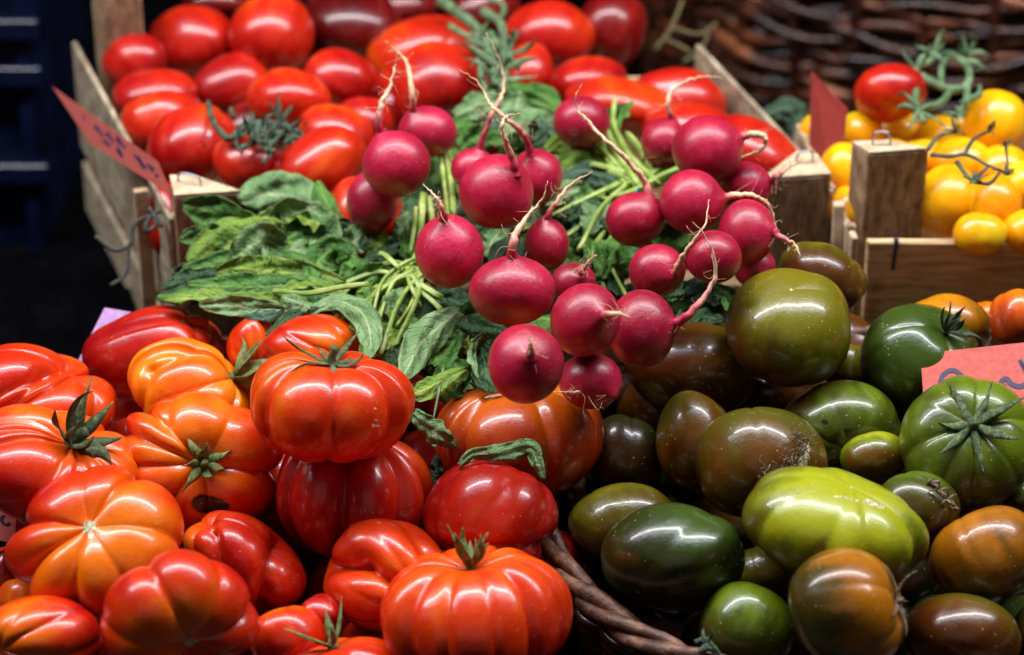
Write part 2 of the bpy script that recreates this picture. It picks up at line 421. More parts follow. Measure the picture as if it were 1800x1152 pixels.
CALLIST = []
def calyx_mesh(seed, size, n=6, lift=0.15, curl=0.6, stub=0.35, wid=0.085, droop=0.0):
    rng = random.Random(seed); mb = MB()
    for k in range(n):
        a = 2 * math.pi * (k + rng.uniform(-.25, .25)) / n
        L = size * rng.uniform(.7, 1.3); w = size * wid * rng.uniform(.8, 1.25)
        ang = lift + rng.uniform(-.2, .28); cu = curl * rng.uniform(-1.3, 1.4); tw = rng.uniform(-1.6, 1.6); side = rng.uniform(-.5, .5)
        p = np.array([math.cos(a), math.sin(a), 0]) * size * .05; V = []; ns = 11; az = a
        rows = []
        for i in range(ns + 1):
            t = i / ns
            d = np.array([math.cos(az) * math.cos(ang), math.sin(az) * math.cos(ang), math.sin(ang)])
            sd = np.array([-math.sin(az), math.cos(az), 0]); nn = np.cross(d, sd)
            q = tw * t * t * 1.6; s2 = sd * math.cos(q) + nn * math.sin(q); n2 = np.cross(d, s2)
            ww = w * (0.55 + 0.75 * math.sin(math.pi * min(1, t * 1.25) * .8)) * (1 - t ** 2.2) + size * .006
            for e, hh in ((-1, .35), (-.5, .05), (0, -.18), (.5, .05), (1, .35)):
                rows.append(p + s2 * ww * e - n2 * ww * hh * (1.0 if True else 0))
            p = p + d * L / ns; ang += cu / ns * (0.4 + 1.8 * t) - droop / ns; az += side / ns * t * 2
        Fc = [(i * 5 + j, i * 5 + j + 1, i * 5 + j + 6, i * 5 + j + 5) for i in range(ns) for j in range(4)]
        mb.add(np.array(rows), Fc)
    if stub > 0:
        pts = [(0, 0, -size * .1), (size * .02, 0, size * stub * .4), (size * rng.uniform(-.1, .12), size * rng.uniform(-.1, .1), size * stub)]
        mb.add(*tube(catmull(pts, 4), np.linspace(size * .12, size * .085, 9), 9, rough=.12, seed=seed))
    mb.add(*tube(np.array([(0, 0, -size * .06), (0, 0, size * .05)]), [size * .16, size * .12], 10))
    return mb

def fibres(parent, pts, n, ln, mat, seed, name):
    rg = np.random.RandomState(seed); mb = MB()
    for _ in range(n):
        p = pts[rg.randint(len(pts))] + rg.randn(3) * .0016; C = [p]
        d = rg.randn(3)
        for k in range(4):
            d = d * .6 + rg.randn(3) * .7; C.append(C[-1] + d / np.linalg.norm(d) * ln * rg.uniform(.15, .35))
        mb.add(*tube(catmull(C, 3), rg.uniform(.0002, .0004), 5))
    return mb.put(name, mat, parent)

def add_calyx(parent, P0, axis, spec, seed, name='calyx'):
    size, n, lift, curl, stub, mat = spec[:6]
    fr = axis_frame(axis, seed * 1.7)
    mb = calyx_mesh(seed, size, n, lift, curl, stub, spec[6] if len(spec) > 6 else .085)
    V = np.vstack(mb.V) @ fr.T + P0
    o = put(name, V, mb.F, mat, parent, True, None, P0)
    s = o.modifiers.new('thick', 'SOLIDIFY'); s.thickness = 0.0004
    return o

class Fruit: pass
FR = []
def fruit(kind, cx, cy, rx, ry, plane, label, cat='tomato', group=None, h=0.0, roll=0, stem=None, bloss=None, lobes=6, rib=.12, flat=.78,
          pal='red', seed=1, calyx=None, dimple=.13, warp=.045, ends='top', toneb=0.0, polew=.18, noisew=.20, streakw=.09, sharp=.55,
          hi=True, mat=None, push=1.0, extra=None, sv=.07, depth=None, gr=None, cre=None):
    f = Fruit(); f.__dict__.update(locals()); f.d0 = depth if depth else plane.depth(cx, cy, h); f.d = f.d0
    FR.append(f); return f

MATS = {}
def build_fruit(f):
    dd = f.d; mpx = dd / F
    # direction of the stem end in camera axes (right, up, towards the camera)
    if f.stem is not None or f.bloss is not None:
        sx, sy = f.stem if f.stem is not None else f.bloss
        k = max(.55, min(.95, f.flat))
        a = (sx - f.cx) / (f.rx * k); b = -(sy - f.cy) / (f.ry * k); q = a * a + b * b
        if q > .97: a, b = a / math.sqrt(q / .97), b / math.sqrt(q / .97); q = .97
        ax = np.array([a, b, math.sqrt(1 - q)])
        if f.stem is None: ax = -ax
    else:
        r = np.random.RandomState(f.seed + 77); ax = np.array([r.uniform(-.6, .6), r.uniform(.3, 1), -r.uniform(.1, .6)]); ax /= np.linalg.norm(ax)
    nph, nth = (132, 64) if f.hi else (72, 36)
    fr = axis_frame(ax, f.seed * 2.39)
    gv = None
    if f.gr:
        gv = []
        for gx, gy in f.gr:
            a_, b_ = (gx - f.cx) / f.rx, -(gy - f.cy) / f.ry; q_ = math.hypot(a_, b_)
            if q_ > .96: a_, b_ = a_ / q_ * .96, b_ / q_ * .96; q_ = .96
            v_ = fr.T @ np.array([a_, b_, math.sqrt(1 - q_ * q_)]); gv.append(math.atan2(v_[1], v_[0]))
    P, Fc, A, ti, bi = fruit_shape(f.seed, f.lobes, f.rib, f.flat, f.dimple, f.warp, nph, nth, f.sharp, f.ends, f.sv, gv)
    Q = P @ fr.T
    R = rot2(Q, -math.radians(f.roll))
    lo, hi = R.min(0), R.max(0); cen = (lo + hi) / 2; R = R - cen
    s = np.array([2 * f.rx * mpx / (hi[0] - lo[0]), 2 * f.ry * mpx / (hi[1] - lo[1]), 1.0]); s[2] = (s[0] + s[1]) / 2
    R = R * s
    axr = rot2(ax[None], -math.radians(f.roll)) * s
    R = rot2(R, math.radians(f.roll)); axr = rot2(axr, math.radians(f.roll))[0]
    for x0, y0, x1, y1, amp, wd in (f.cre or []):
        m_ = math.sqrt(f.rx * f.ry)
        ax0, ay0, ax1, ay1 = (x0 - f.cx) / m_, -(y0 - f.cy) / m_, (x1 - f.cx) / m_, -(y1 - f.cy) / m_
        X, Y, Z = R[:, 0] / (m_ * mpx), R[:, 1] / (m_ * mpx), R[:, 2] / (m_ * mpx)
        dx, dy = ax1 - ax0, ay1 - ay0; t = np.clip(((X - ax0) * dx + (Y - ay0) * dy) / (dx * dx + dy * dy), 0, 1)
        d = np.hypot(X - ax0 - dx * t, Y - ay0 - dy * t)
        pr = amp * np.exp(-(np.sqrt(d * d + .0006) / wd)) * np.clip((Z + .35) / .35, 0, 1)
        R = R * (1 - pr)[:, None]
    B = np.stack([RIGHT, UP, BACK], 0)
    W = R @ B; axw = axr @ B; axw /= np.linalg.norm(axw)
    pos = at(f.cx, f.cy, dd)
    tone = .5 + f.toneb + f.polew * np.clip(A['c'], -1, 1) * (1 if f.bloss is None else -1) + f.noisew * A['low'] * 1.3 + f.streakw * A['streak'] * A['rho']
    scar = np.exp(-(A['rho'] / .115) ** 2) * (A['c'] < 0) * (.62 if f.kind == 'green_tomato' else 1)
    for ex in (f.extra if isinstance(f.extra, (list, tuple)) else [f.extra] if f.extra else []): tone, scar = ex(R, A, tone, scar, f)
    if f.mat is None:
        key = f.pal
        if key not in MATS:
            g = key in ('olive', 'brown', 'dkgreen', 'green', 'bright', 'goldgreen')
            MATS[key] = fruit_mat('skin_' + key, PAL[key], (0.5, 0.42, 0.2) if g else (0.8, 0.34, 0.16), 0.6 if g else .35,
                                  rough=.33 if g else .32, sss=.02 if g else .05, mottled=1.1 if g else .5)
        mt = MATS[key]
        if f.kind == 'green_tomato' and f.hi:
            r_ = np.random.RandomState(f.seed + 5); ang = np.arctan2(P[:, 1], P[:, 0])
            st = sum(np.sin(ang * k_ + r_.rand() * 6.3) for k_ in (9, 14, 23)) / 3
            edge = .15 * np.sin(ang * 3 + r_.rand() * 6) + r_.uniform(-.3, .1)
            tone = tone + .15 * np.tanh((A['c'] * (1 if f.bloss is None else -1) - edge + st * .30) * 5)
    else: mt = f.mat
    me = mesh(f.kind, W, Fc, mt, True, {'tone': tone, 'scar': scar})
    o = link(f.kind, me, None, pos); tag(o, f.label, f.cat, f.group)
    f.obj = o; f.pos = pos
    if f.calyx:
        P0 = pos + W[ti] + axw * 0.0015
        add_calyx(o, P0, axw, f.calyx, f.seed)
    return o

BG = 'ribbed beefsteak tomatoes heaped in the left basket'
def beef(*a, **k):
    k.setdefault('group', BG)
    if k.get('pal') == 'red': k['toneb'] = k.get('toneb', 0) + .07
    return fruit('beefsteak_tomato', *a[:4], FRONT, a[4], **k)

def splash(ax_, ay, r, val):      # a patch of another ripeness at fraction (ax_,ay) of the silhouette
    def fn(R, A, tone, scar, f):
        s = f.d / F
        x = R[:, 0] / (f.rx * s); y = R[:, 1] / (f.ry * s)
        d = np.sqrt((x - ax_) ** 2 + (y - ay) ** 2 + (np.clip(-R[:, 2], 0, 1) * 30) ** 2)
        return tone + val * np.exp(-(d / r) ** 2), scar
    return fn

def corkline(x0, y0, x1, y1, wd, val=1.0, tv=0.0, tr=.4):
    def fn(R, A, tone, scar, f):
        s = f.d / F; x = R[:, 0] / (f.rx * s); y = R[:, 1] / (f.ry * s)
        dx, dy = x1 - x0, y1 - y0; t = np.clip(((x - x0) * dx + (y - y0) * dy) / (dx * dx + dy * dy), 0, 1)
        d = np.hypot(x - x0 - dx * t, y - y0 - dy * t) + (R[:, 2] < 0) * 5
        g_ = val * np.exp(-(d / wd) ** 2)
        return tone + tv * np.exp(-(d / tr) ** 2), (np.maximum(scar, g_) if val > 0 else np.where(np.abs(g_) > np.abs(scar), g_, scar))
    return fn

C_ = CALYX
beef(60, 700, 142, 97, 'smooth orange red tomato at the left edge, behind the spiky dark green calyx', stem=(150, 640), lobes=5, rib=.28, flat=.8, pal='red', gr=[(25, 715), (95, 650), (150, 640)], cre=[(30, 720, 90, 655, .22, .12), (90, 655, 150, 640, .2, .12)], seed=3, toneb=.08, h=.0)
beef(88, 822, 160, 112, 'red tomato at the left edge topped by a large spiky dark green calyx', stem=(140, 768), lobes=11, rib=.26, flat=.72, pal='red', gr=[(-20, 780), (10, 745), (55, 725), (100, 730), (60, 880), (95, 905), (135, 915), (190, 890), (225, 840), (240, 780)], seed=5, calyx=(.038, 8, .7, -1.1, .3, CALYX, .095), dimple=.2)
beef(276, 622, 130, 84, 'long deep red kidney shaped tomato lying against the lilac card', roll=10, stem=(395, 590), lobes=5, rib=.24, flat=1.0, pal='deep', cre=[(340, 540, 378, 625, .14, .14), (190, 570, 215, 545, .06, .2)], seed=9, toneb=.05)
beef(335, 690, 113, 94, 'bright orange folded tomato with a green calyx on its right side', roll=-12, stem=(437, 648), lobes=8, rib=.28, flat=.85, pal='orange', gr=[(232, 650), (262, 610), (275, 765), (390, 770), (425, 735)], cre=[(250, 720, 268, 650, .14, .09), (268, 650, 350, 612, .14, .09)], seed=11, toneb=.14, calyx=(.028, 7, .9, 1.4, .3, CALYXL, .12), dimple=.13)
beef(352, 812, 146, 126, 'orange red lobed tomato with a curled green calyx and a dark split below', stem=(378, 812), lobes=7, rib=.34, sharp=.45, flat=.7, pal='red', gr=[(275, 715), (425, 715), (490, 830), (380, 940), (300, 885), (212, 812), (232, 755)], cre=[(300, 690, 300, 740, .1, .15)], seed=14, toneb=.12, noisew=.26, calyx=(.024, 7, .7, 1.9, .25, CALYXL, .11), dimple=.2, ends='both',
     extra=corkline(.08, -.55, .26, -.60, .10, -1.6))
beef(545, 612, 90, 60, 'orange red tomato half hidden behind the topmost tomato, under the radish leaves', stem=(600, 640), lobes=9, rib=.22, flat=.8, pal='red', seed=17, toneb=.1)
beef(440, 604, 42, 50, 'small orange tomato with a yellow streak between the folded orange one and the leaves', stem=(455, 650), lobes=5, rib=.12, flat=.8, pal='red', seed=18, toneb=.22)
beef(583, 712, 146, 101, 'topmost plump red tomato with a dried flat calyx and small grey blemishes', stem=(592, 640), lobes=8, rib=.30, ends='both', flat=.74, pal='red', gr=[(583, 812), (478, 785), (700, 775), (440, 690), (728, 690), (520, 620), (660, 625)], seed=21, h=.040, toneb=.02, extra=[corkline(x, y, x + .01, y - .02, r, .95) for x, y, r in ((.55, -.02, .022), (.58, -.12, .025), (.56, -.22, .02), (.53, -.32, .035), (.59, -.34, .02))], calyx=(.028, 7, .22, .9, .42, CALYX, .07), dimple=.18)
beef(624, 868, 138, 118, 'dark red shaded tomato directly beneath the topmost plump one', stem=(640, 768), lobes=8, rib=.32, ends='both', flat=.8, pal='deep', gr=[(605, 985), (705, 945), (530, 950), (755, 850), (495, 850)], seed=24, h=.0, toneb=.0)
beef(165, 955, 157, 136, 'large orange red tomato at the lower left with a cream blossom scar in its centre', bloss=(152, 915), lobes=7, rib=.31, sharp=.42, flat=.68, pal='red', gr=[(15, 900), (128, 822), (212, 828), (316, 950), (250, 1052), (138, 1090), (34, 1020)], seed=28, toneb=.08, polew=.22, noisew=.28, ends='both', dimple=.2, h=.012)
beef(316, 1085, 139, 122, 'red tomato at the bottom edge with a cream scar low in its centre', bloss=(350, 1126), lobes=7, rib=.28, sharp=.42, flat=.7, pal='red', gr=[(183, 1075), (262, 975), (395, 985), (455, 1085)], seed=33, toneb=-.04, ends='both', dimple=.2, h=.012)
beef(430, 988, 118, 76, 'red tomato of three rounded lobes between the two scarred tomatoes and the dark gap', roll=-32, stem=(350, 930), lobes=4, rib=.14, flat=1.05, pal='red', cre=[(372, 925, 398, 1015, .30, .17), (497, 950, 470, 1075, .36, .17)], seed=37, toneb=.0)
beef(68, 1118, 112, 72, 'red ribbed tomato in the bottom left corner', stem=(10, 1140), lobes=9, rib=.18, flat=.9, pal='red', seed=41)
beef(505, 1122, 68, 58, 'small smooth red tomato at the bottom edge right of the lower scarred one', lobes=4, rib=.12, flat=.85, pal='red', seed=45)
beef(605, 1180, 108, 60, 'red tomato cut by the bottom edge with upright thin green sepals', stem=(575, 1132), lobes=8, rib=.18, flat=.75, pal='red', seed=47, calyx=(.024, 5, .9, .3, .15, CALYXL), dimple=.12)
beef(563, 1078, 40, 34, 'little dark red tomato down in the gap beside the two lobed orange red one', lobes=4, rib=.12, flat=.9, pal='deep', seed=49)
beef(675, 1010, 113, 100, 'orange red tomato of two stacked lobes behind the ribbed one at the bottom centre', roll=-20, stem=(735, 1060), lobes=6, rib=.12, flat=.9, pal='red', gr=[(566, 985), (640, 915), (760, 960)], cre=[(555, 992, 640, 985, .42, .17), (640, 985, 715, 1030, .36, .15), (722, 910, 765, 970, .22, .13)], seed=52, toneb=.12)
beef(837, 1080, 170, 116, 'big finely ribbed orange red tomato at the bottom centre with an upright green calyx', stem=(832, 1002), lobes=13, rib=.26, ends='both', flat=.66, pal='red', seed=57, toneb=-.02, polew=.26, noisew=.10, calyx=(.023, 9, .95, .6, .22, CALYXL, .12), dimple=.17, h=.015)
beef(862, 912, 117, 100, 'deep red creased tomato with a dry curled leaf lying on top', roll=-22, stem=(800, 1000), lobes=5, rib=.12, flat=.95, pal='deep', gr=[(975, 955), (965, 850), (900, 1010)], cre=[(790, 962, 990, 958, .24, .12)], seed=62, toneb=.1)
beef(912, 772, 150, 108, 'brownish orange ribbed tomato right under the lowest radishes', stem=(900, 690), lobes=10, rib=.36, ends='both', flat=.74, pal='brownorange', gr=[(772, 820), (835, 872), (955, 878), (1012, 850), (1055, 790)], seed=66, toneb=.0, h=-.005)
beef(8, 1012, 22, 46, 'dark red tomato sliver at the left edge behind the scarred tomato', lobes=4, rib=.06, flat=.9, pal='deep', seed=68, h=-.03)
beef(40, 1055, 46, 40, 'orange tomato sliver under the large scarred tomato at the left', lobes=4, rib=.06, flat=.9, pal='orange', seed=69, h=-.03)
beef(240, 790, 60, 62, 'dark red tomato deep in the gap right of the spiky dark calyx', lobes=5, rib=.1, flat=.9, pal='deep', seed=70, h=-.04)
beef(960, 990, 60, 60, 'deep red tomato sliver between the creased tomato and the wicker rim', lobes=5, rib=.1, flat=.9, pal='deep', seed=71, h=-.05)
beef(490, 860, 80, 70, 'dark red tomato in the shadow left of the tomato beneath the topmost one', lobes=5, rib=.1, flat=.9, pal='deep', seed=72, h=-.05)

GG = 'dark green and brown tomatoes heaped in the right basket'
def grn(*a, **k): k.setdefault('group', GG); k.setdefault('lobes', 5); k.setdefault('rib', .07); k.setdefault('warp', .04); k.setdefault('noisew', .34); k.setdefault('flat', .86); k.setdefault('dimple', .08); return fruit('green_tomato', *a[:4], FRONT, a[4], **k)
grn(1385, 576, 110, 105, 'round olive brown tomato with a tiny star scar on top, right beside the radishes', bloss=(1384, 505), pal='olive', seed=101, h=.025, toneb=.06, polew=.16, flat=.92, noisew=.3, dimple=.03)
grn(1441, 494, 80, 66, 'green brown tomato peeping out behind the round olive one by the crate post', roll=-25, pal='olive', seed=103, toneb=.05, polew=.3)
grn(1616, 632, 106, 98, 'dark green tomato with a black curled calyx standing left of the price card', stem=(1662, 582), pal='dkgreen', seed=105, calyx=(.022, 6, .9, .8, .15, CALYXD), dimple=.13, toneb=.1)
grn(1660, 582, 82, 66, 'amber tomato with green streaks behind the one with the black calyx', pal='amber', seed=107, toneb=.1, h=-.01)
grn(1790, 562, 52, 54, 'orange tomato at the right edge above the price card', pal='orangered', seed=109)
grn(1728, 560, 34, 30, 'orange brown tomato barely showing between the amber one and the orange one', pal='orangered', seed=110, h=-.02)
grn(1492, 650, 45, 46, 'brownish tomato wedged between the round olive one and the black calyx one', pal='olive', seed=111, h=-.02)
grn(1478, 752, 108, 84, 'green tomato with dark pitted scars and a pale rough patch', stem=(1490, 790), pal='green', seed=113, extra=[corkline(-.25, -.55, .0, -.50, .14, 1.0), corkline(.05, -.1, .12, -.05, .07, -1.4), corkline(-.35, .15, -.33, .14, .04, -1.2), corkline(-.15, -.25, -.14, -.26, .04, -1.2), corkline(.3, -.35, .34, -.36, .05, -1.2), corkline(-.5, -.4, -.46, -.44, .06, -1.1)], lobes=6, rib=.08, toneb=-.05)
grn(1337, 816, 116, 106, 'brown scuffed tomato with a fibrous corky scar on its right', roll=-28, pal='brown', seed=116, extra=corkline(.62, .30, .50, -.30, .10, 1.05), h=.01, toneb=.0)
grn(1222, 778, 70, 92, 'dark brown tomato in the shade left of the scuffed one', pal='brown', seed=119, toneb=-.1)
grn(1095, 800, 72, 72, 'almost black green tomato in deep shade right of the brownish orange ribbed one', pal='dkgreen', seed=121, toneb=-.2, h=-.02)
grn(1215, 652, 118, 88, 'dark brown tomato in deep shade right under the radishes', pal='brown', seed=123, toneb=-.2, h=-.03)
grn(1096, 918, 98, 70, 'yellowish olive tomato half hidden at the left end of the basket', pal='olive', seed=125, toneb=.3, lobes=4)
grn(1183, 982, 127, 99, 'big dark green tomato with a brown flank at the lower left of the basket', pal='dkgreen', seed=127, toneb=.34, h=.015, noisew=.2, extra=splash(.85, .1, .45, -.5))
grn(1468, 930, 166, 104, 'large bright yellow green tomato with a pale corky line on top', roll=-14, bloss=(1500, 862), lobes=9, rib=.13, streakw=.22, pal='bright', seed=130, toneb=-.0, h=.04, noisew=.34, polew=.25, flat=.8,
    extra=[corkline(-.05, .60, .30, .50, .026, 1.0, tv=.25, tr=.5), corkline(.28, .51, .44, .42, .055, .95)], dimple=.04)
grn(1702, 778, 122, 118, 'ribbed green and brown tomato with a dry star shaped calyx facing forward', stem=(1705, 742), lobes=8, rib=.12, pal='green', gr=[(1600, 700), (1640, 890), (1710, 895), (1790, 850), (1800, 730), (1720, 665), (1660, 670)], seed=133, calyx=(.030, 7, .10, -.3, .15, CALYX), toneb=.2, flat=.74, noisew=.4, h=.02, dimple=.09)
grn(1538, 806, 62, 48, 'small lime green tomato beside the star shaped calyx one', pal='bright', seed=136, toneb=-.1)
grn(1612, 890, 74, 64, 'mid green tomato tucked behind the large bright one, left of a dried sprig', roll=-25, pal='green', seed=138, toneb=.1)
grn(1738, 980, 104, 92, 'golden brown tomato with a green top at the right edge', pal='goldgreen', seed=140, extra=splash(0, -.1, .55, .35), toneb=.0)
grn(1487, 1070, 104, 107, 'golden brown dented tomato at the bottom with a dried calyx on its right flank', stem=(1572, 1052), pal='goldgreen', seed=143, calyx=(.020, 6, .25, .9, .2, CORK), lobes=4, rib=.12, toneb=.12, h=.03, flat=.8, dimple=.16)
grn(1315, 1104, 86, 82, 'green tomato at the bottom edge left of the golden brown dented one', pal='green', seed=146, toneb=.15, lobes=4, rib=.06)
grn(1692, 1122, 104, 80, 'dull brown tomato in the bottom right corner', pal='brown', seed=149, toneb=.05, lobes=4, rib=.05)
grn(1345, 1010, 55, 52, 'olive tomato glimpsed in the gap left of the golden brown dented one', pal='olive', seed=151, toneb=.2, h=-.03)
grn(1818, 1110, 40, 56, 'brown tomato sliver at the lower right edge', pal='brown', seed=152, h=-.01)
grn(1800, 878, 40, 34, 'green tomato sliver at the right edge under the star shaped calyx one', pal='green', seed=153, h=-.02)
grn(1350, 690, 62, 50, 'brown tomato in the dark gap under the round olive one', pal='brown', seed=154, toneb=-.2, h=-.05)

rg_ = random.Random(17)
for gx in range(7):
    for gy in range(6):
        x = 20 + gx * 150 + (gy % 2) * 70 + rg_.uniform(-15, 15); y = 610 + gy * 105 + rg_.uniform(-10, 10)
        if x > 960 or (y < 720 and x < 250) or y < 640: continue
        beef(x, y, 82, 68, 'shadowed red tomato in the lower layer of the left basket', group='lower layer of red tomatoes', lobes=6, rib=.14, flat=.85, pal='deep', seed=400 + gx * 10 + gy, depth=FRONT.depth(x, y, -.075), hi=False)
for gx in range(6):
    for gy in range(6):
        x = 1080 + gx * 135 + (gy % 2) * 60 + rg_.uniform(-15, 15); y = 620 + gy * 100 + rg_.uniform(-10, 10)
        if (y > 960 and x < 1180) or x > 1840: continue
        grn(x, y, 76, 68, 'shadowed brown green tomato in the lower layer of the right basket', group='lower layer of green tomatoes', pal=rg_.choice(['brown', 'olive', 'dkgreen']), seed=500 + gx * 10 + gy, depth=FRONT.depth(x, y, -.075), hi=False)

PG = 'red plum tomatoes in the rear crate'
def plum(*a, **k): k.setdefault('group', PG); k.setdefault('lobes', 4); k.setdefault('rib', .05); k.setdefault('pal', 'plum'); k.setdefault('hi', False); k.setdefault('flat', 1.1); k.setdefault('dimple', .05); return fruit('plum_tomato', a[0], a[1], a[2] * 1.08, a[3] * 1.12, RED, a[4], **k)
plum(340, 76, 72, 60, 'plum tomato second from the left crate corner in the back row, lying sideways', roll=10, seed=201)
plum(477, 58, 70, 66, 'large upright red tomato at the top, fourth from the wooden side board', seed=202, toneb=.25, h=.02)
plum(238, 108, 54, 48, 'plum tomato nearest the far end of the grey side board', roll=25, seed=203)
plum(274, 168, 70, 42, 'plum tomato against the side board, second one down', roll=5, seed=204)
plum(290, 216, 72, 50, 'plum tomato against the side board, third one down', roll=8, seed=205, toneb=.1)
plum(338, 258, 76, 66, 'plum tomato with a notched highlight just behind the left crate post', seed=206, roll=20, rib=.1, toneb=.1)
plum(405, 150, 64, 48, 'shaded plum tomato under the large upright one', roll=20, seed=207)
plum(508, 174, 70, 50, 'round orange red tomato right behind the dark vine calyx', seed=208, toneb=.3, polew=.1)
plum(598, 140, 62, 50, 'plum tomato right of the round one behind the vine calyx', seed=209)
plum(435, 288, 58, 52, 'red tomato directly under the tangled vine calyx', seed=210, toneb=.1, h=.01)
plum(590, 236, 64, 46, 'plum tomato right of the vine calyx, second from the front', roll=-15, seed=211, toneb=.2)
plum(562, 292, 84, 58, 'large plum tomato with a yellow fleck in front of the crate, above the leaves', roll=22, seed=212, toneb=.15, h=.01)
plum(618, 45, 84, 64, 'dark red tomato in shade at the top, right of the large upright one', pal='plum_shade', seed=213)
plum(745, 98, 94, 62, 'tall orange red tomato leaning behind the wrinkled one', roll=12, seed=214, toneb=.25, rib=.1)
plum(772, 150, 80, 70, 'wrinkled red tomato left of the thick green vine stalk', roll=5, seed=215, toneb=.1, h=.01)
plum(965, 63, 76, 57, 'red tomato with a glossy round glint right of the vine stalk', roll=-8, seed=216, lobes=5)
plum(1075, 55, 58, 66, 'shaded upright plum tomato at the right of the back row', seed=217, pal='plum_shade', toneb=.2)
plum(1032, 146, 66, 42, 'plum tomato right of the stalk, just below the glinting one', roll=5, seed=218)
plum(1095, 190, 98, 48, 'long orange red plum tomato behind the radish leaves', roll=-8, seed=219, toneb=.2)
plum(1190, 180, 84, 56, 'plum tomato near the right rear board, behind a curled radish root', roll=-15, seed=220)
plum(1325, 270, 88, 52, 'long red plum tomato lying by the right crate post', roll=-28, seed=221, toneb=.05, h=.01)
plum(925, 135, 46, 54, 'orange red plum tomato behind the vine stalk', roll=-40, seed=222, toneb=.2)
plum(645, 375, 62, 62, 'orange red tomato under the far left radish', seed=223, toneb=.2, h=.01)
plum(640, 215, 50, 40, 'red tomato sliver left of the topmost radish roots', seed=224)
plum(700, 15, 64, 34, 'shaded red tomato at the very top edge above the tall leaning one', pal='plum_shade', seed=225)
plum(380, 4, 56, 30, 'shaded red tomato cut by the top edge left of centre', pal='plum_shade', seed=226)
plum(565, -14, 66, 36, 'dim red tomato cut by the top edge behind the large upright one', pal='plum_shade', seed=227)
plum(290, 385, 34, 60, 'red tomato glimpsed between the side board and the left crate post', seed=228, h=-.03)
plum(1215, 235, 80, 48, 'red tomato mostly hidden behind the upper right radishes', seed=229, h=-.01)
plum(900, 250, 90, 60, 'shaded red tomato behind the upper radish leaves', pal='plum_shade', seed=230, h=-.02)
plum(850, 20, 60, 50, 'shaded red tomato behind the top of the vine stalk', pal='plum_shade', seed=231)
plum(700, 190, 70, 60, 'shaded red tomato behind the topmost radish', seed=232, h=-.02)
plum(450, 230, 60, 50, 'shaded tomato behind the tangled vine calyx', seed=233, h=-.03, pal='plum_shade')

YG = 'yellow tomatoes in the right crate'
def yel(*a, **k): k.setdefault('group', YG); k.setdefault('lobes', 4); k.setdefault('rib', .02); k.setdefault('hi', False); k.setdefault('flat', .95); k.setdefault('dimple', .04); k.setdefault('pal', 'yellow'); k.setdefault('warp', .02); return fruit('yellow_tomato', a[0], a[1], a[2] * 1.08, a[3] * 1.12, YEL, a[4], **k)
yel(1750, 216, 52, 52, 'large yellow tomato at the right, highest of the yellow ones', seed=301, h=.02)
yel(1580, 232, 46, 32, 'yellow tomato in front of the red one', seed=302)
yel(1510, 236, 40, 36, 'yellow tomato right of the red standing card', seed=303)
yel(1655, 248, 46, 40, 'yellow tomato under the green vine ring', seed=304)
yel(1690, 290, 56, 44, 'yellow tomato behind the thin vine sprig', seed=305)
yel(1765, 300, 46, 40, 'yellow tomato right of the thin vine sprig', seed=306)
yel(1668, 356, 56, 60, 'yellow tomato right behind the wooden post', seed=307, h=.01)
yel(1750, 358, 44, 46, 'yellow tomato with a small dark dent near the crate front', seed=308, toneb=-.1, h=.01)
yel(1800, 330, 40, 42, 'lemon yellow tomato at the right edge', seed=309, toneb=.3)
yel(1722, 412, 44, 34, 'yellow tomato lying low behind the top of the front board', seed=310, toneb=.2)
yel(1806, 408, 42, 36, 'yellow tomato in the right corner behind the front board', seed=311)
yel(1484, 300, 40, 44, 'yellow tomato between the red card and the wooden post', seed=312)
yel(1490, 372, 34, 40, 'yellow tomato low between the red card and the wooden post', seed=313, h=-.01)
yel(1440, 232, 34, 30, 'yellow tomato mostly hidden behind the red card', seed=314)
yel(1620, 290, 50, 40, 'yellow tomato behind the top of the wooden post', seed=315, h=-.01)
yel(1570, 300, 50, 50, 'yellow tomato hidden low behind the wooden post', seed=316, h=-.01)
fruit('red_tomato', 1566, 164, 66, 52, YEL, 'single round red tomato lying on the yellow ones', h=.03, hi=False, rib=.02, lobes=5, pal='plum', seed=320, flat=.85, toneb=.05)

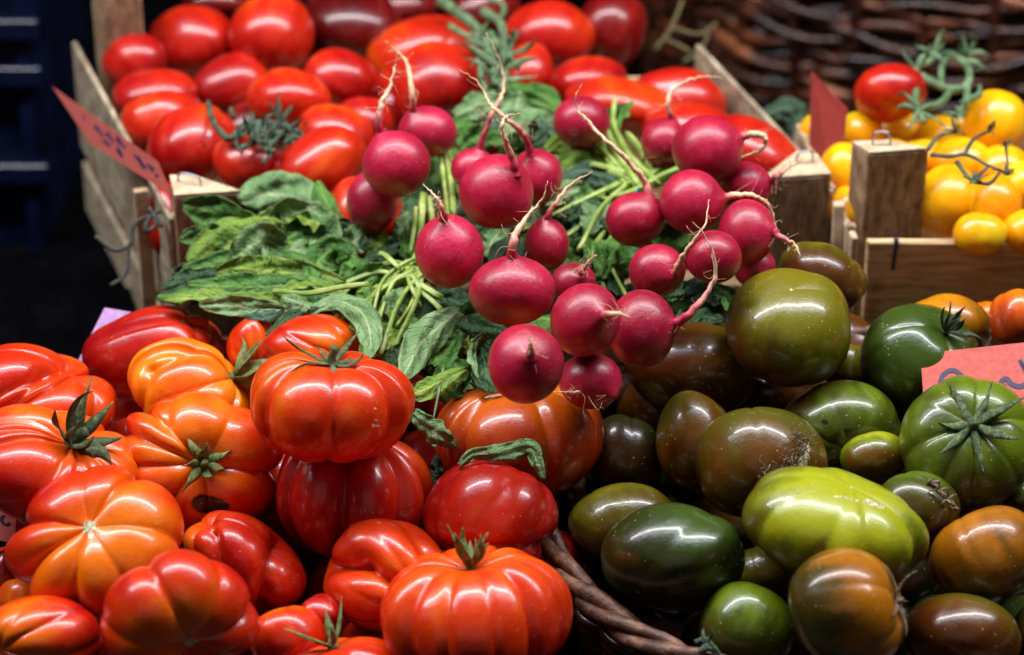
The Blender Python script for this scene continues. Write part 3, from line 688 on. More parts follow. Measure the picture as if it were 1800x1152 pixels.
# ------------------------------------------------------------------ radishes
RAD_LIST = [  # cx, cy, rx, ry, tail pixels, bunch, h, extra towards-camera lift of the tail end, pink fraction
    (697, 289, 60, 59, [(667, 235), (665, 208), (673, 178), (686, 148), (694, 118), (699, 95)], 0, .030, .5),
    (752, 232, 52, 46, [(726, 200), (724, 165), (719, 125), (707, 100), (690, 84), (677, 72)], 0, .0, .25),
    (655, 354, 46, 54, None, 0, -.01, 0),
    (872, 337, 66, 66, [(906, 308), (903, 285), (893, 262), (884, 236), (884, 214), (893, 204), (915, 199)], 0, .035, .6),
    (942, 312, 47, 50, [(933, 280), (928, 252), (912, 228), (886, 206), (862, 184), (850, 160), (834, 140), (808, 123)], 0, .012, .6),
    (832, 298, 40, 38, [(843, 265), (852, 235), (863, 205), (879, 175), (885, 150), (882, 120), (871, 90), (855, 58)], 0, .0, .5),
    (790, 442, 61, 65, [(784, 390), (776, 368), (765, 346), (744, 324)], 0, .025, .6),
    (900, 512, 76, 61, [(902, 456), (900, 430), (912, 402), (935, 373), (955, 348), (962, 318)], 1, .02, .45),
    (961, 430, 40, 46, [(955, 388), (976, 358), (1004, 324), (1042, 302)], 1, .0, .5),
    (1022, 215, 50, 46, None, 2, .0, 0),
    (1117, 386, 53, 48, [(1140, 346), (1134, 320), (1110, 290), (1086, 264), (1056, 240), (1032, 212), (1014, 192), (1012, 170), (1022, 150)], 2, .01, .2),
    (1214, 355, 55, 57, [(1268, 350), (1290, 343), (1318, 343), (1342, 353), (1358, 372), (1364, 402), (1374, 420)], 2, .025, .2),
    (1243, 263, 62, 60, [(1300, 241), (1328, 236), (1345, 243), (1340, 260), (1318, 272), (1284, 279), (1243, 281)], 2, .025, .15),
    (1167, 252, 40, 44, [(1184, 211), (1174, 186), (1181, 160), (1205, 143), (1240, 135), (1270, 137)], 2, -.005, .3),
    (1310, 328, 48, 44, [(1353, 326), (1368, 308), (1388, 294), (1414, 276)], 2, .0, .7),
    (1313, 408, 50, 58, [(1355, 404), (1375, 418), (1396, 430), (1408, 450)], 2, .012, .8),
    (1254, 452, 50, 47, None, 2, .03, 0),
    (1155, 476, 50, 47, [(1182, 490), (1193, 464), (1214, 430), (1240, 393), (1246, 350)], 2, .01, .3),
    (1326, 470, 38, 36, None, 2, -.01, 0),
    (1029, 563, 62, 65, [(1058, 556), (1082, 552), (1108, 558)], 1, .04, .5),
    (1128, 578, 60, 69, [(1183, 574), (1212, 552), (1240, 520), (1257, 484), (1252, 442), (1234, 406)], 1, .01, .75),
    (925, 640, 67, 70, [(932, 626), (934, 608), (929, 588)], 1, .045, .9),
    (1038, 670, 56, 50, [(1074, 694), (1040, 690), (1004, 690), (972, 690)], 1, .0, .35),
    (1008, 498, 40, 36, [(1018, 488), (1030, 466), (1048, 448)], 1, -.005, .9),
]
for i, r in enumerate(RAD_LIST):
    f = Fruit(); f.cx, f.cy, f.rx, f.ry = r[:4]; f.d0 = f.d = RAD.depth(r[0], r[1], r[6]); f.radish = i; f.push = 1.0
    f.plane = RAD; FR.append(f)

# settle: slide fruits along their own sight line until they only touch
def settle(it=160):
    n = len(FR); rad = [math.sqrt(f.rx * f.ry) * f.d / F for f in FR]
    pairs = [(i, j) for i in range(n) for j in range(i + 1, n)
             if math.hypot(FR[i].cx - FR[j].cx, FR[i].cy - FR[j].cy) < (max(FR[i].rx, FR[i].ry) + max(FR[j].rx, FR[j].ry))]
    for _ in range(it):
        for i, j in pairs:
            a, b = FR[i], FR[j]
            dx, dy = a.cx - b.cx, a.cy - b.cy; dm = (a.d + b.d) / 2 / F
            p = math.hypot(dx, dy)
            if p > 1e-6:      # elliptical reach of each one in this direction
                ux, uy = abs(dx) / p, abs(dy) / p
                ra = 1 / math.hypot(ux / a.rx, uy / a.ry) * dm; rb = 1 / math.hypot(ux / b.rx, uy / b.ry) * dm
            else: ra, rb = rad[i], rad[j]
            s = (ra + rb); pp = p * dm
            if pp >= s * .97: continue
            za, zb = math.sqrt(a.rx * a.ry) * dm * .93, math.sqrt(b.rx * b.ry) * dm * .93
            need = (za + zb) * .93 * math.sqrt(max(0, 1 - (pp / s) ** 2))
            g = abs(a.d - b.d)
            if g < need:
                k = (need - g) * .25; s_ = 1 if a.d > b.d else -1
                a.d += s_ * k; b.d -= s_ * k
        for f in FR: f.d += (f.d0 - f.d) * .02
settle()
TOM = [f for f in FR if not hasattr(f, 'radish')]
for f in TOM: build_fruit(f)

# grey blemishes on the topmost tomato
def radish_mat():
    m, nt, bs = newmat('radish_skin'); P = PAL['radish']
    tone = attr(nt, 'tone')
    t = math_(nt, 'ADD', tone, math_(nt, 'MULTIPLY', math_(nt, 'SUBTRACT', noise(nt, 70, 5, .65), .5), .5))
    c = ramp(nt, t, [(.1, P[0]), (.5, P[1]), (.9, P[2])])
    # pale scuffs, thin rings and pores
    tc = nt.nodes.new('ShaderNodeTexCoord'); vo = nt.nodes.new('ShaderNodeTexVoronoi'); vo.inputs['Scale'].default_value = 420
    nt.links.new(tc.outputs['Object'], vo.inputs['Vector'])
    dots = math_(nt, 'MULTIPLY', math_(nt, 'LESS_THAN', vo.outputs['Distance'], .16), math_(nt, 'GREATER_THAN', noise(nt, 70, 3, .7), .58))
    c = mix(nt, math_(nt, 'MULTIPLY', dots, .5), c, srgb(228, 160, 150))
    sc = math_(nt, 'MULTIPLY', math_(nt, 'SUBTRACT', noise(nt, 200, 6, .8), .58), 8, clamp=True)
    c = mix(nt, math_(nt, 'MULTIPLY', sc, .42), c, srgb(214, 110, 120))
    dk = math_(nt, 'MULTIPLY', math_(nt, 'SUBTRACT', noise(nt, 120, 6, .75), .52), 6, clamp=True)
    c = mix(nt, math_(nt, 'MULTIPLY', dk, .5), c, srgb(84, 8, 30))
    c = mix(nt, attr(nt, 'scar'), c, srgb(190, 120, 100))
    nt.links.new(c, bs.inputs['Base Color'])
    nt.links.new(math_(nt, 'ADD', math_(nt, 'MULTIPLY', noise(nt, 200, 4, .7), .35), .20), bs.inputs['Roughness'])
    bs.inputs['Subsurface Weight'].default_value = .08; bs.inputs['Subsurface Radius'].default_value = (1, .2, .4); bs.inputs['Subsurface Scale'].default_value = .004
    h = math_(nt, 'ADD', math_(nt, 'MULTIPLY', noise(nt, 650, 4, .7), .6), math_(nt, 'ADD', noise(nt, 130, 4, .6), math_(nt, 'MULTIPLY', attr(nt, 'ring'), .07)))
    bs.inputs['Coat Weight'].default_value = .25; bs.inputs['Coat Roughness'].default_value = .22
    bump(nt, bs, h, .32, .0015)
    return m
RMAT = radish_mat()

def root_mat():
    m, nt, bs = newmat('radish_root')
    t = math_(nt, 'ADD', attr(nt, 'pink'), math_(nt, 'MULTIPLY', math_(nt, 'SUBTRACT', noise(nt, 260, 4, .7), .5), .5))
    c = ramp(nt, t, [(.1, srgb(226, 192, 150)), (.45, srgb(214, 138, 124)), (.8, srgb(176, 26, 66))])
    nt.links.new(c, bs.inputs['Base Color']); bs.inputs['Roughness'].default_value = .5
    bump(nt, bs, noise(nt, 600, 4, .7), .5, .001)
    return m
RTM = root_mat()

BUNCH = []
for label, px, py in (('left radish bunch with leaves spread over the crate front', 730, 400),
                      ('lower middle radish bunch hanging over the ribbed orange tomato', 980, 560),
                      ('right radish bunch with pale cut stalks, beside the round olive tomato', 1200, 350)):
    e = empty('radish_bunch', at(px, py, RAD.depth(px, py, -.03)))
    tag(e, label, 'radishes', 'bunches of red radishes'); BUNCH.append(e)

def build_radish(f):
    i = f.radish; cx, cy, rx, ry, tail, b, h, pink = RAD_LIST[i]
    rng = np.random.RandomState(500 + i); dd = f.d; mpx = dd / F
    if tail:
        a = (tail[0][0] - cx) / (rx * 1.0); bb = -(tail[0][1] - cy) / (ry * 1.0); q = a * a + bb * bb
        if q > .96: a, bb = a / math.sqrt(q / .96), bb / math.sqrt(q / .96); q = .96
        ax = np.array([a, bb, math.sqrt(1 - q)])
    else:
        ax = np.array([rng.uniform(-.4, .4), rng.uniform(.2, .8), -.6]); ax /= np.linalg.norm(ax)
    nth, nph = 48, 72
    th = np.linspace(0, math.pi, nth + 1)[1:-1]; ph = np.linspace(0, 2 * math.pi, nph, endpoint=False)
    TH, PH = np.meshgrid(th, ph, indexing='ij')
    cone = np.exp(-(TH / .26) ** 2)
    r = np.sin(TH) * (1 - .0 * cone); z = np.cos(TH) + .13 * cone - .10 * np.exp(-((math.pi - TH) / .35) ** 2) * -1 * 0
    P = np.stack([r * np.cos(PH), r * np.sin(PH), z], -1).reshape(-1, 3); P = np.vstack([P, [[0, 0, 1.15]], [[0, 0, -.93]]])
    P = P + np.stack([waves(P, rng, 2.0) for _ in range(3)], 1) * .05
    Fc = []
    n1 = nth - 1
    for u in range(n1 - 1):
        for k in range(nph):
            k2 = (k + 1) % nph; Fc.append((u * nph + k, (u + 1) * nph + k, (u + 1) * nph + k2, u * nph + k2))
    ti = n1 * nph; bi = ti + 1; lb = (n1 - 1) * nph
    for k in range(nph):
        k2 = (k + 1) % nph; Fc.append((ti, k, k2)); Fc.append((bi, lb + k2, lb + k))
    Q = P @ axis_frame(ax, i).T
    body = Q[:-2][(TH.reshape(-1) > .5)]
    lo, hi = body.min(0), body.max(0); cen = (lo + hi) / 2
    s = np.array([2 * rx * mpx / (hi[0] - lo[0]), 2 * ry * mpx / (hi[1] - lo[1]), 1]); s[2] = (s[0] + s[1]) / 2
    R = (Q - cen) * s; B = np.stack([RIGHT, UP, BACK], 0); W = R @ B
    pos = at(cx, cy, dd); thf = np.concatenate([TH.reshape(-1), [0, math.pi]])
    tone = .5 + waves(P, rng, 3) * .28 + rng.uniform(-.15, .12)
    ring = np.sin(thf * 60 + waves(P, rng, 2) * 4) * .5
    scar = np.clip(1 - (math.pi - thf) / .25, 0, 1) * .8
    ob = link('radish', mesh('radish', W, Fc, RMAT, True, {'tone': tone, 'ring': ring, 'scar': scar}), BUNCH[b], pos - world_loc(BUNCH[b]))
    f.obj = ob; f.pos = pos
    if tail:
        tip = pos + W[ti]; axw = (ax * s) @ B; axw /= np.linalg.norm(axw)
        d0 = np.dot(tip - CAM, FWD)
        # the tail leaves the bulb along its axis and follows the traced line at its own distance
        n = len(tail); pts = [tip - axw * .004]
        L = 0
        for k, (px, py) in enumerate(tail):
            if k == 0: continue
            L += math.hypot(px - tail[k - 1][0], py - tail[k - 1][1]) * mpx
            comp = ax[2] * (1 - math.exp(-L / .018)) * .018 + .004 * math.sin(k * 1.3 + i)
            pts.append(at(px, py, d0 - comp))
        C = catmull(pts, 7); tt = np.linspace(0, 1, len(C))
        C = C + rng.randn(len(C), 3) * .00035 * (tt[:, None] > .05)
        r0 = rx * mpx * (.085 + .05 * pink)
        rad_ = r0 * (1 - tt) ** 1.25 * .95 + .00055 * (1 - tt) + .00022 + r0 * .7 * np.exp(-tt / .035)
        mb = MB(); V, Ft = tube(C, rad_, 8, rough=.13, seed=i)
        pk = np.repeat(np.clip(1.0 - tt / max(.08, pink), 0, 1), 8)
        mb.add(V, Ft, pink=pk)
        for q in range(int(9 + 12 * rng.rand())):       # hair roots
            kk = int(rng.uniform(.03, .85) * (len(C) - 2)); p0 = C[kk]; d = rng.randn(3); d /= np.linalg.norm(d)
            ln = rng.uniform(.003, .011); e1 = p0 + d * ln * .5 + rng.randn(3) * .001; e2 = e1 + d * ln * .4 + rng.randn(3) * .003; e3 = e2 + rng.randn(3) * .003
            V, Ft = tube(catmull([p0, e1, e2, e3], 3), np.linspace(.00020, .00008, 10), 4)
            mb.add(V, Ft, pink=rng.uniform(-.05, .5))
        mb.put('root', RTM, ob, True, tip)
RADS = [f for f in FR if hasattr(f, 'radish')]
for f in RADS: build_radish(f)

# ------------------------------------------------------------------ leaves and stalks
def fol_depth(px, py, off=0.0):
    if px < 560: d = 2.035 + (540 - py) / 2650 * .95
    elif px < 700:
        t = (px - 560) / 140; d = (2.035 + (540 - py) / 2650 * .95) * (1 - t) + RAD.depth(px, py, -.035) * t
    else: d = RAD.depth(px, py, -.035)
    return d - off

def leaf(parent, path, width, mi, off=0.0, k=.6, seed=0, cup=.25, ruf=.16, name='leaf', tip=.5, rec=None, thick=.0005, abs_pts=None, side_tilt=0.0):
    rng = np.random.RandomState(seed)
    if abs_pts is None:
        pts = [at(p[0], p[1], fol_depth(p[0], p[1], off + (p[2] if len(p) > 2 else 0))) for p in path]
    else: pts = abs_pts
    C = catmull(pts, max(9, 30 // (len(pts) - 1))); n = len(C); m = 24
    T = np.gradient(C, axis=0); T /= np.linalg.norm(T, axis=1)[:, None]
    NN = BACK * k + ZUP * (1 - k) + RIGHT * side_tilt + rng.randn(3) * .26
    wm = width * 2.0 / F
    V = []; U = []; VV = []
    f1, f2, p1, p2, p3 = rng.uniform(1.5, 3.0), rng.uniform(4, 6.5), rng.rand() * 6, rng.rand() * 6, rng.rand() * 6
    fold = rng.uniform(-.5, .9)
    for i in range(n):
        t = i / (n - 1)
        sd = np.cross(T[i], NN); sd /= np.linalg.norm(sd); nn = np.cross(sd, T[i])
        prof = math.sin(math.pi * min(.985, .05 + .93 * t ** 1.15)) ** .6
        prof *= 1 + .03 * math.sin(t * 26 + p3)
        for j in range(m + 1):
            u = j / m * 2 - 1
            au = abs(u)
            w = wm / 2 * prof * (1 + .025 * math.sin(t * 48 + p1) * au)
            x = u * w * (1 - .12 * au)
            zz = -cup * w * u * u + fold * .35 * w * max(0, u if fold > 0 else -u) ** 2
            zz += w * ruf * au ** 1.5 * (math.sin(t * 6.28 * f1 + p1 + (1.5 if u > 0 else 0)) + .55 * math.sin(t * 6.28 * f2 + p2 + u * 2))
            zz += w * .08 * math.sin(u * 7 + t * 9 + p3) + w * .022 * math.cos(t * 34 - au * 9 + p2) + w * .012 * math.sin(u * 19 + p1 + t * 31)
            sl = -wm * .10 * au * (1 - t) + wm * .03 * math.sin(t * 6.28 * f1 + p3) * u
            V.append(C[i] + sd * x + nn * zz + T[i] * sl); U.append(u); VV.append(t)
    Fc = [(i * (m + 1) + j, i * (m + 1) + j + 1, (i + 1) * (m + 1) + j + 1, (i + 1) * (m + 1) + j) for i in range(n - 1) for j in range(m)]
    o = put(name, V, Fc, LEAF[mi], parent, True, {'u': U, 'v': VV})
    s = o.modifiers.new('thick', 'SOLIDIFY'); s.thickness = thick
    return o

def stalk(parent, path, r0, r1, off=0.0, seed=0, mat=None, name='stalk', groove=True):
    pts = [at(p[0], p[1], fol_depth(p[0], p[1], off + (p[2] if len(p) > 2 else 0))) for p in path]
    if name == 'stalk':
        e0 = pts[0] + (pts[0] - pts[1]) * .12 + FWD * .012; e1 = pts[-1] + (pts[-1] - pts[-2]) * .15 + FWD * .014
        pts = [e0] + pts + [e1]
    C = catmull(pts, 7); mb = MB(); q = np.linspace(0, 1, len(C))
    V, Ft = tube(C, (r0 + (r1 - r0) * q) * (.92 + .08 * np.sin(q * 9 + seed)) * np.clip(.45 + 5 * np.minimum(q, 1 - q), 0, 1) * 2.0 / F * (.72 if name == 'stalk' else 1), 12, rough=.08, seed=seed)
    ce = np.repeat(C, 12, 0); qq = np.tile(np.arange(12), len(C))
    V = ce + (V - ce) * (1 - .38 * (np.isin(qq, [3, 9])) - .16 * np.isin(qq, [2, 4, 8, 10]) - .22 * (qq % 3 == 0) * (qq != 3))[:, None]   # channelled petiole
    mb.add(V, Ft)
    return mb.put(name, mat or STEMM, parent)

L0, L1, L2 = BUNCH
# the flat heap of leaves on the left
for q, (pp, wd, mi, off, k) in enumerate([
    ([(470, 418), (420, 392), (370, 372), (322, 360)], 62, 0, .012, .55),
    ([(560, 372), (520, 348), (470, 342), (420, 352)], 78, 1, .004, .7),
    ([(545, 395), (500, 382), (450, 385)], 34, 2, .014, .5),
    ([(585, 425), (590, 390), (572, 350), (558, 318)], 46, 0, .022, .9),
    ([(575, 470), (560, 430), (520, 400), (470, 398)], 96, 1, .018, .75),
    ([(560, 455), (480, 432), (400, 432), (330, 462)], 92, 2, .012, .6),
    ([(440, 450), (400, 420), (350, 400)], 70, 1, .004, .6),
    ([(590, 480), (500, 468), (410, 466), (320, 474)], 54, 0, .022, .4),
    ([(600, 500), (520, 482), (440, 476), (380, 480)], 48, 2, .026, .4),
    ([(480, 505), (410, 494), (340, 492), (284, 506)], 44, 3, .018, .4),
    ([(590, 505), (500, 502), (420, 505), (330, 500)], 46, 0, .030, .4),
    ([(560, 520), (450, 518), (350, 516), (276, 522)], 40, 0, .028, .35),
    ([(540, 532), (440, 528), (360, 524), (290, 528)], 38, 2, .034, .4),
    ([(600, 512), (560, 506), (520, 508), (485, 516)], 40, 2, .040, .5),
    ([(520, 548), (450, 542), (400, 538), (350, 536)], 32, 1, .040, .4),
    ([(500, 520), (430, 530), (370, 545), (330, 540)], 32, 3, .026, .4),
    ([(590, 540), (540, 532), (490, 528)], 40, 0, .036, .5),
    ([(610, 450), (585, 440), (560, 460), (550, 490)], 50, 0, .034, .8),
    ([(640, 430), (610, 405), (585, 400)], 36, 3, .02, .7),
    ([(620, 470), (600, 440), (575, 420)], 40, 0, .03, .8),
    ([(300, 500), (330, 480), (380, 470)], 40, 3, .006, .5),
    ([(360, 400), (400, 440), (450, 470)], 60, 3, -.004, .7),
    ([(400, 350), (460, 370), (540, 400)], 60, 3, -.012, .7),
    ([(500, 540), (480, 548), (430, 555)], 30, 4, .040, .4),
]): leaf(L0, pp, wd * 1.3, mi, off, min(.95, k + .22), seed=900 + q, ruf=.20, cup=(-.25, .3, -.1, .45)[q % 4])
# middle tangle
for q, (par, pp, wd, mi, off, k) in enumerate([
    (L0, [(545, 548), (590, 528), (636, 550), (652, 596), (642, 630)], 54, 1, .050, .55),
    (L0, [(592, 560), (620, 555), (646, 590), (638, 625)], 46, 2, .040, .9),
    (L0, [(470, 590), (510, 556), (560, 540)], 30, 3, .052, .6),
    (L0, [(540, 545), (520, 530), (495, 520)], 34, 1, .055, .8),
    (L1, [(806, 548), (765, 580), (735, 612), (708, 664)], 74, 1, .045, .8),
    (L1, [(770, 560), (800, 552), (850, 572), (900, 590)], 56, 3, .020, .8),
    (L1, [(838, 600), (850, 630), (856, 660), (872, 690)], 58, 3, .034, .9),
    (L1, [(850, 590), (835, 620), (840, 665)], 34, 1, .040, .9),
    (L1, [(820, 650), (780, 668), (740, 688), (715, 690)], 44, 2, .030, .7),
    (L1, [(760, 640), (790, 610), (810, 590)], 44, 0, .024, .8),
    (L0, [(660, 480), (640, 500), (650, 540)], 50, 0, .02, .8),
    (L0, [(620, 480), (650, 450), (700, 440)], 42, 3, .016, .6),
    (L0, [(600, 500), (620, 470), (660, 470)], 40, 0, .02, .6),
    (L0, [(680, 570), (700, 540), (740, 520)], 60, 2, -.005, .8),
    (L0, [(690, 500), (700, 530), (690, 570)], 40, 2, .02, .9),
    (L1, [(650, 620), (690, 600), (720, 580)], 60, 0, .010, .8),
    (L1, [(680, 660), (700, 630), (740, 600)], 56, 3, .012, .8),
    (L0, [(690, 380), (720, 390), (740, 420)], 60, 4, .006, .8),
    (L0, [(700, 420), (720, 440), (735, 470)], 46, 0, .010, .8),
    (L1, [(865, 470), (875, 440), (900, 415)], 34, 4, .040, .8),
    (L1, [(905, 405), (935, 410), (940, 440)], 36, 0, .036, .9),
    (L1, [(860, 400), (840, 420), (850, 450)], 46, 3, .0, .8),
    # top
    (L0, [(800, 226), (840, 190), (900, 168), (978, 196)], 66, 0, .010, .6),
    (L0, [(890, 215), (910, 180), (915, 150)], 66, 1, .014, .9),
    (L0, [(860, 220), (930, 205), (975, 225), (990, 250)], 70, 4, .020, .7),
    (L0, [(810, 260), (850, 240), (890, 255)], 56, 0, .014, .8),
    (L0, [(930, 150), (965, 170), (985, 200)], 44, 0, .010, .7),
    (L0, [(940, 250), (980, 240), (1010, 262)], 56, 3, .018, .8),
    (L2, [(985, 270), (1030, 262), (1075, 300)], 60, 2, .020, .8),
    (L2, [(960, 262), (990, 250), (1010, 275)], 44, 2, .026, .9),
    (L2, [(990, 310), (1030, 300), (1090, 330)], 52, 4, .024, .6),
    (L2, [(975, 350), (1010, 340), (1050, 370)], 60, 0, .016, .8),
    (L2, [(1000, 380), (1040, 372), (1076, 400)], 56, 3, .020, .8),
    (L2, [(1010, 420), (1050, 410), (1080, 450)], 60, 3, .006, .8),
    (L2, [(1060, 300), (1080, 320), (1085, 350)], 50, 0, .02, .8),
    (L2, [(1108, 178), (1092, 200), (1078, 240)], 40, 0, .036, .9),
    (L2, [(1060, 230), (1070, 200), (1098, 182)], 30, 3, .030, .9),
    (L2, [(1050, 440), (1070, 470), (1090, 520)], 60, 3, .002, .9),
    (L2, [(1200, 520), (1240, 510), (1290, 530)], 60, 4, .000, .8),
    (L2, [(1250, 500), (1280, 520), (1285, 550)], 44, 0, .004, .9),
    (L2, [(1190, 560), (1230, 555), (1270, 565)], 60, 3, .0, .6),
    (L1, [(760, 520), (800, 530), (840, 560)], 66, 3, .000, .8),
    (L1, [(1040, 520), (1060, 510), (1090, 500)], 60, 3, .0, .8),
    (L1, [(930, 350), (940, 400), (930, 450)], 56, 3, -.01, .8),
    (L0, [(820, 380), (830, 420), (850, 470)], 60, 3, -.01, .8),
]): leaf(par, pp, wd, mi, off, k, seed=1000 + q, ruf=.20)
rh = random.Random(12)
for q in range(11):     # broad leaves strewn over the left heap
    x, y = rh.uniform(330, 600), rh.uniform(380, 525); a = math.pi + rh.uniform(-.9, .9); ln = rh.uniform(45, 90)
    if y < 420 and x < 420: continue
    leaf(L0, [(x + ln * .5, y), (x, y - rh.uniform(0, 12), rh.uniform(.0, .012)), (x + math.cos(a) * ln, y + math.sin(a) * ln * .35)], rh.uniform(50, 90), rh.choice([0, 0, 1, 2, 3]),
         .012 + (y - 380) * .00016 + rh.uniform(-.012, .008), rh.uniform(.5, 1), seed=3100 + q, ruf=.22, cup=rh.uniform(-.4, .5))
for q, (par, x, y, mi, dx, dy, wd) in enumerate([(L0, 650, 500, 0, 60, 10, 70), (L0, 700, 545, 1, 20, 50, 60), (L1, 740, 590, 0, 50, 30, 66), (L0, 625, 430, 1, 30, 45, 60), (L0, 680, 600, 2, 40, 35, 56),
                                (L1, 850, 560, 0, 50, 10, 70), (L2, 1050, 380, 1, 15, 50, 66), (L2, 1010, 300, 2, 40, 20, 60), (L2, 1075, 455, 0, 20, 50, 60), (L0, 850, 190, 1, 50, 20, 70), (L0, 930, 225, 1, 50, 25, 70),
                                (L0, 845, 250, 0, 40, 10, 60), (L1, 870, 425, 1, 18, 40, 44), (L2, 1140, 300, 2, 30, 10, 46), (L1, 800, 660, 0, 40, 30, 56), (L0, 715, 400, 1, 12, 40, 50), (L2, 1000, 345, 1, 40, 14, 50)]):
    rr_ = random.Random(q + 60)
    leaf(par, [(x - dx, y + dy * .6), (x, y - 8, .012), (x + dx, y - dy * .6)], wd, mi, .012, .85, seed=1800 + q, ruf=.32, cup=rr_.uniform(-.2, .6))
for q, (par, x, y) in enumerate([(L0, 690, 430), (L0, 660, 500), (L1, 720, 560), (L1, 760, 620), (L1, 830, 640), (L1, 800, 700), (L0, 830, 420), (L0, 880, 300), (L1, 930, 470),
                                (L1, 1000, 440), (L2, 1030, 330), (L2, 1040, 400), (L2, 1080, 470), (L2, 1060, 270), (L2, 1180, 420), (L2, 1220, 300), (L2, 1130, 530), (L2, 1220, 530), (L0, 600, 470), (L0, 560, 440),
                                (L0, 780, 300), (L0, 800, 360), (L1, 960, 560), (L2, 1280, 440), (L2, 1290, 370), (L0, 720, 350), (L0, 900, 220), (L0, 950, 260)]):
    rr_ = random.Random(q); a = rr_.uniform(0, 6.28); ca, sa = math.cos(a) * 55, math.sin(a) * 45      # broad leaves filling the heap behind the radishes
    leaf(par, [(x - ca, y - sa), (x, y, .012), (x + ca, y + sa)], 96, rr_.choice([3, 0, 0, 4]), -.020, .8, seed=1500 + q, ruf=.22, cup=.35)
rng = random.Random(5)
for q in range(60):     # crumpled leaves deep in the tangle
    if q < 38: x, y, par = rng.uniform(600, 860), rng.uniform(420, 690), (L0 if q % 2 else L1)
    elif q < 52: x, y, par = rng.uniform(950, 1300), rng.uniform(300, 520), L2
    else: x, y, par = rng.uniform(800, 1000), rng.uniform(200, 330), L0
    if x < 700 and y > 600: y -= 90
    a = rng.uniform(0, 6.28); ln = rng.uniform(26, 60)
    leaf(par, [(x, y), (x + math.cos(a) * ln * .5, y + math.sin(a) * ln * .4, rng.uniform(-.01, .015)), (x + math.cos(a) * ln, y + math.sin(a) * ln * .8)],
         rng.uniform(34, 66), rng.choice([0, 0, 3, 4, 2, 1]), rng.uniform(-.015, .015), rng.uniform(.4, 1), seed=2000 + q, ruf=.3, cup=rng.uniform(-.5, .6))
for q, (par, pp, r0, r1, off) in enumerate([
    (L0, [(742, 478), (690, 462), (640, 480), (596, 524)], 9, 7, .020),
    (L0, [(730, 500), (690, 490), (655, 520), (648, 545)], 8, 6, .025),
    (L0, [(740, 450), (700, 470), (670, 500), (655, 560)], 7, 5, .030),
    (L0, [(700, 470), (678, 450), (668, 446)], 7, 8, .035),
    (L0, [(720, 480), (690, 500), (668, 560), (664, 590)], 7, 6, .030),
    (L0, [(735, 490), (725, 530), (700, 570)], 7, 6, .022),
    (L1, [(770, 520), (740, 500), (715, 480)], 9, 8, .026),
    (L1, [(775, 545), (760, 530), (735, 510)], 9, 7, .022),
    (L0, [(743, 350), (740, 390), (735, 440), (720, 470)], 15, 10, .020),
    (L0, [(755, 355), (760, 400), (750, 440)], 13, 9, .014),
    (L0, [(730, 370), (728, 400), (722, 440)], 9, 7, .028),
    (L0, [(776, 258), (786, 290), (794, 330), (795, 372)], 9, 15, .030),
    (L0, [(772, 262), (778, 300), (784, 345), (786, 380)], 7, 9, .034),
    (L0, [(784, 260), (800, 300), (806, 340)], 7, 9, .028),
    (L0, [(560, 380), (590, 352), (625, 348)], 7, 7, .012),
    (L0, [(488, 512), (540, 516), (600, 505), (640, 500)], 8, 7, .048),
    (L2, [(1062, 228), (1080, 262), (1118, 322)], 13, 15, .030),
    (L2, [(1085, 240), (1105, 275), (1150, 318)], 12, 14, .034),
    (L2, [(1060, 232), (1066, 280), (1100, 325)], 9, 10, .024),
    (L2, [(1105, 240), (1130, 270), (1148, 305)], 11, 13, .026),
    (L2, [(1080, 180), (1078, 215), (1090, 250)], 9, 11, .034),
    (L2, [(1195, 298), (1165, 310), (1120, 335), (1090, 345)], 13, 10, .034),
    (L2, [(1180, 290), (1150, 305), (1110, 322)], 10, 10, .028),
    (L2, [(1210, 262), (1190, 280), (1180, 300)], 9, 8, .02),
    (L2, [(1150, 320), (1100, 350), (1060, 350)], 8, 8, .020),
    (L2, [(1068, 300), (1110, 320), (1140, 345)], 8, 8, .028),
    (L1, [(1080, 560), (1060, 500), (1052, 440), (1040, 390)], 6, 5, .004),
    (L1, [(1060, 430), (1075, 470), (1100, 520)], 6, 5, .012),
]): stalk(par, pp, r0, r1, off, seed=q)
rs = random.Random(31)
for q in range(24):      # thin petioles fanning through the tangle
    if q < 12: x, y, tx, ty, par = rs.uniform(590, 740), rs.uniform(490, 620), rs.uniform(715, 775), rs.uniform(430, 520), L0
    else: x, y, tx, ty, par = rs.uniform(970, 1100), rs.uniform(210, 480), rs.uniform(1090, 1140), rs.uniform(310, 350), L2
    stalk(par, [(x, y), ((x + tx) / 2 + rs.uniform(-18, 18), (y + ty) / 2 - rs.uniform(0, 22), .008), (tx, ty)], rs.uniform(5, 9), rs.uniform(7, 12), rs.uniform(.004, .026), seed=700 + q)
stalk(L1, [(782, 640), (776, 662), (770, 695), (762, 735)], 3.6, 2.6, .026, mat=VINE, name='petiole')
stalk(L2, [(1108, 345), (1118, 338), (1124, 330)], 3.2, 2.6, .045, mat=TEAL, name='tie')

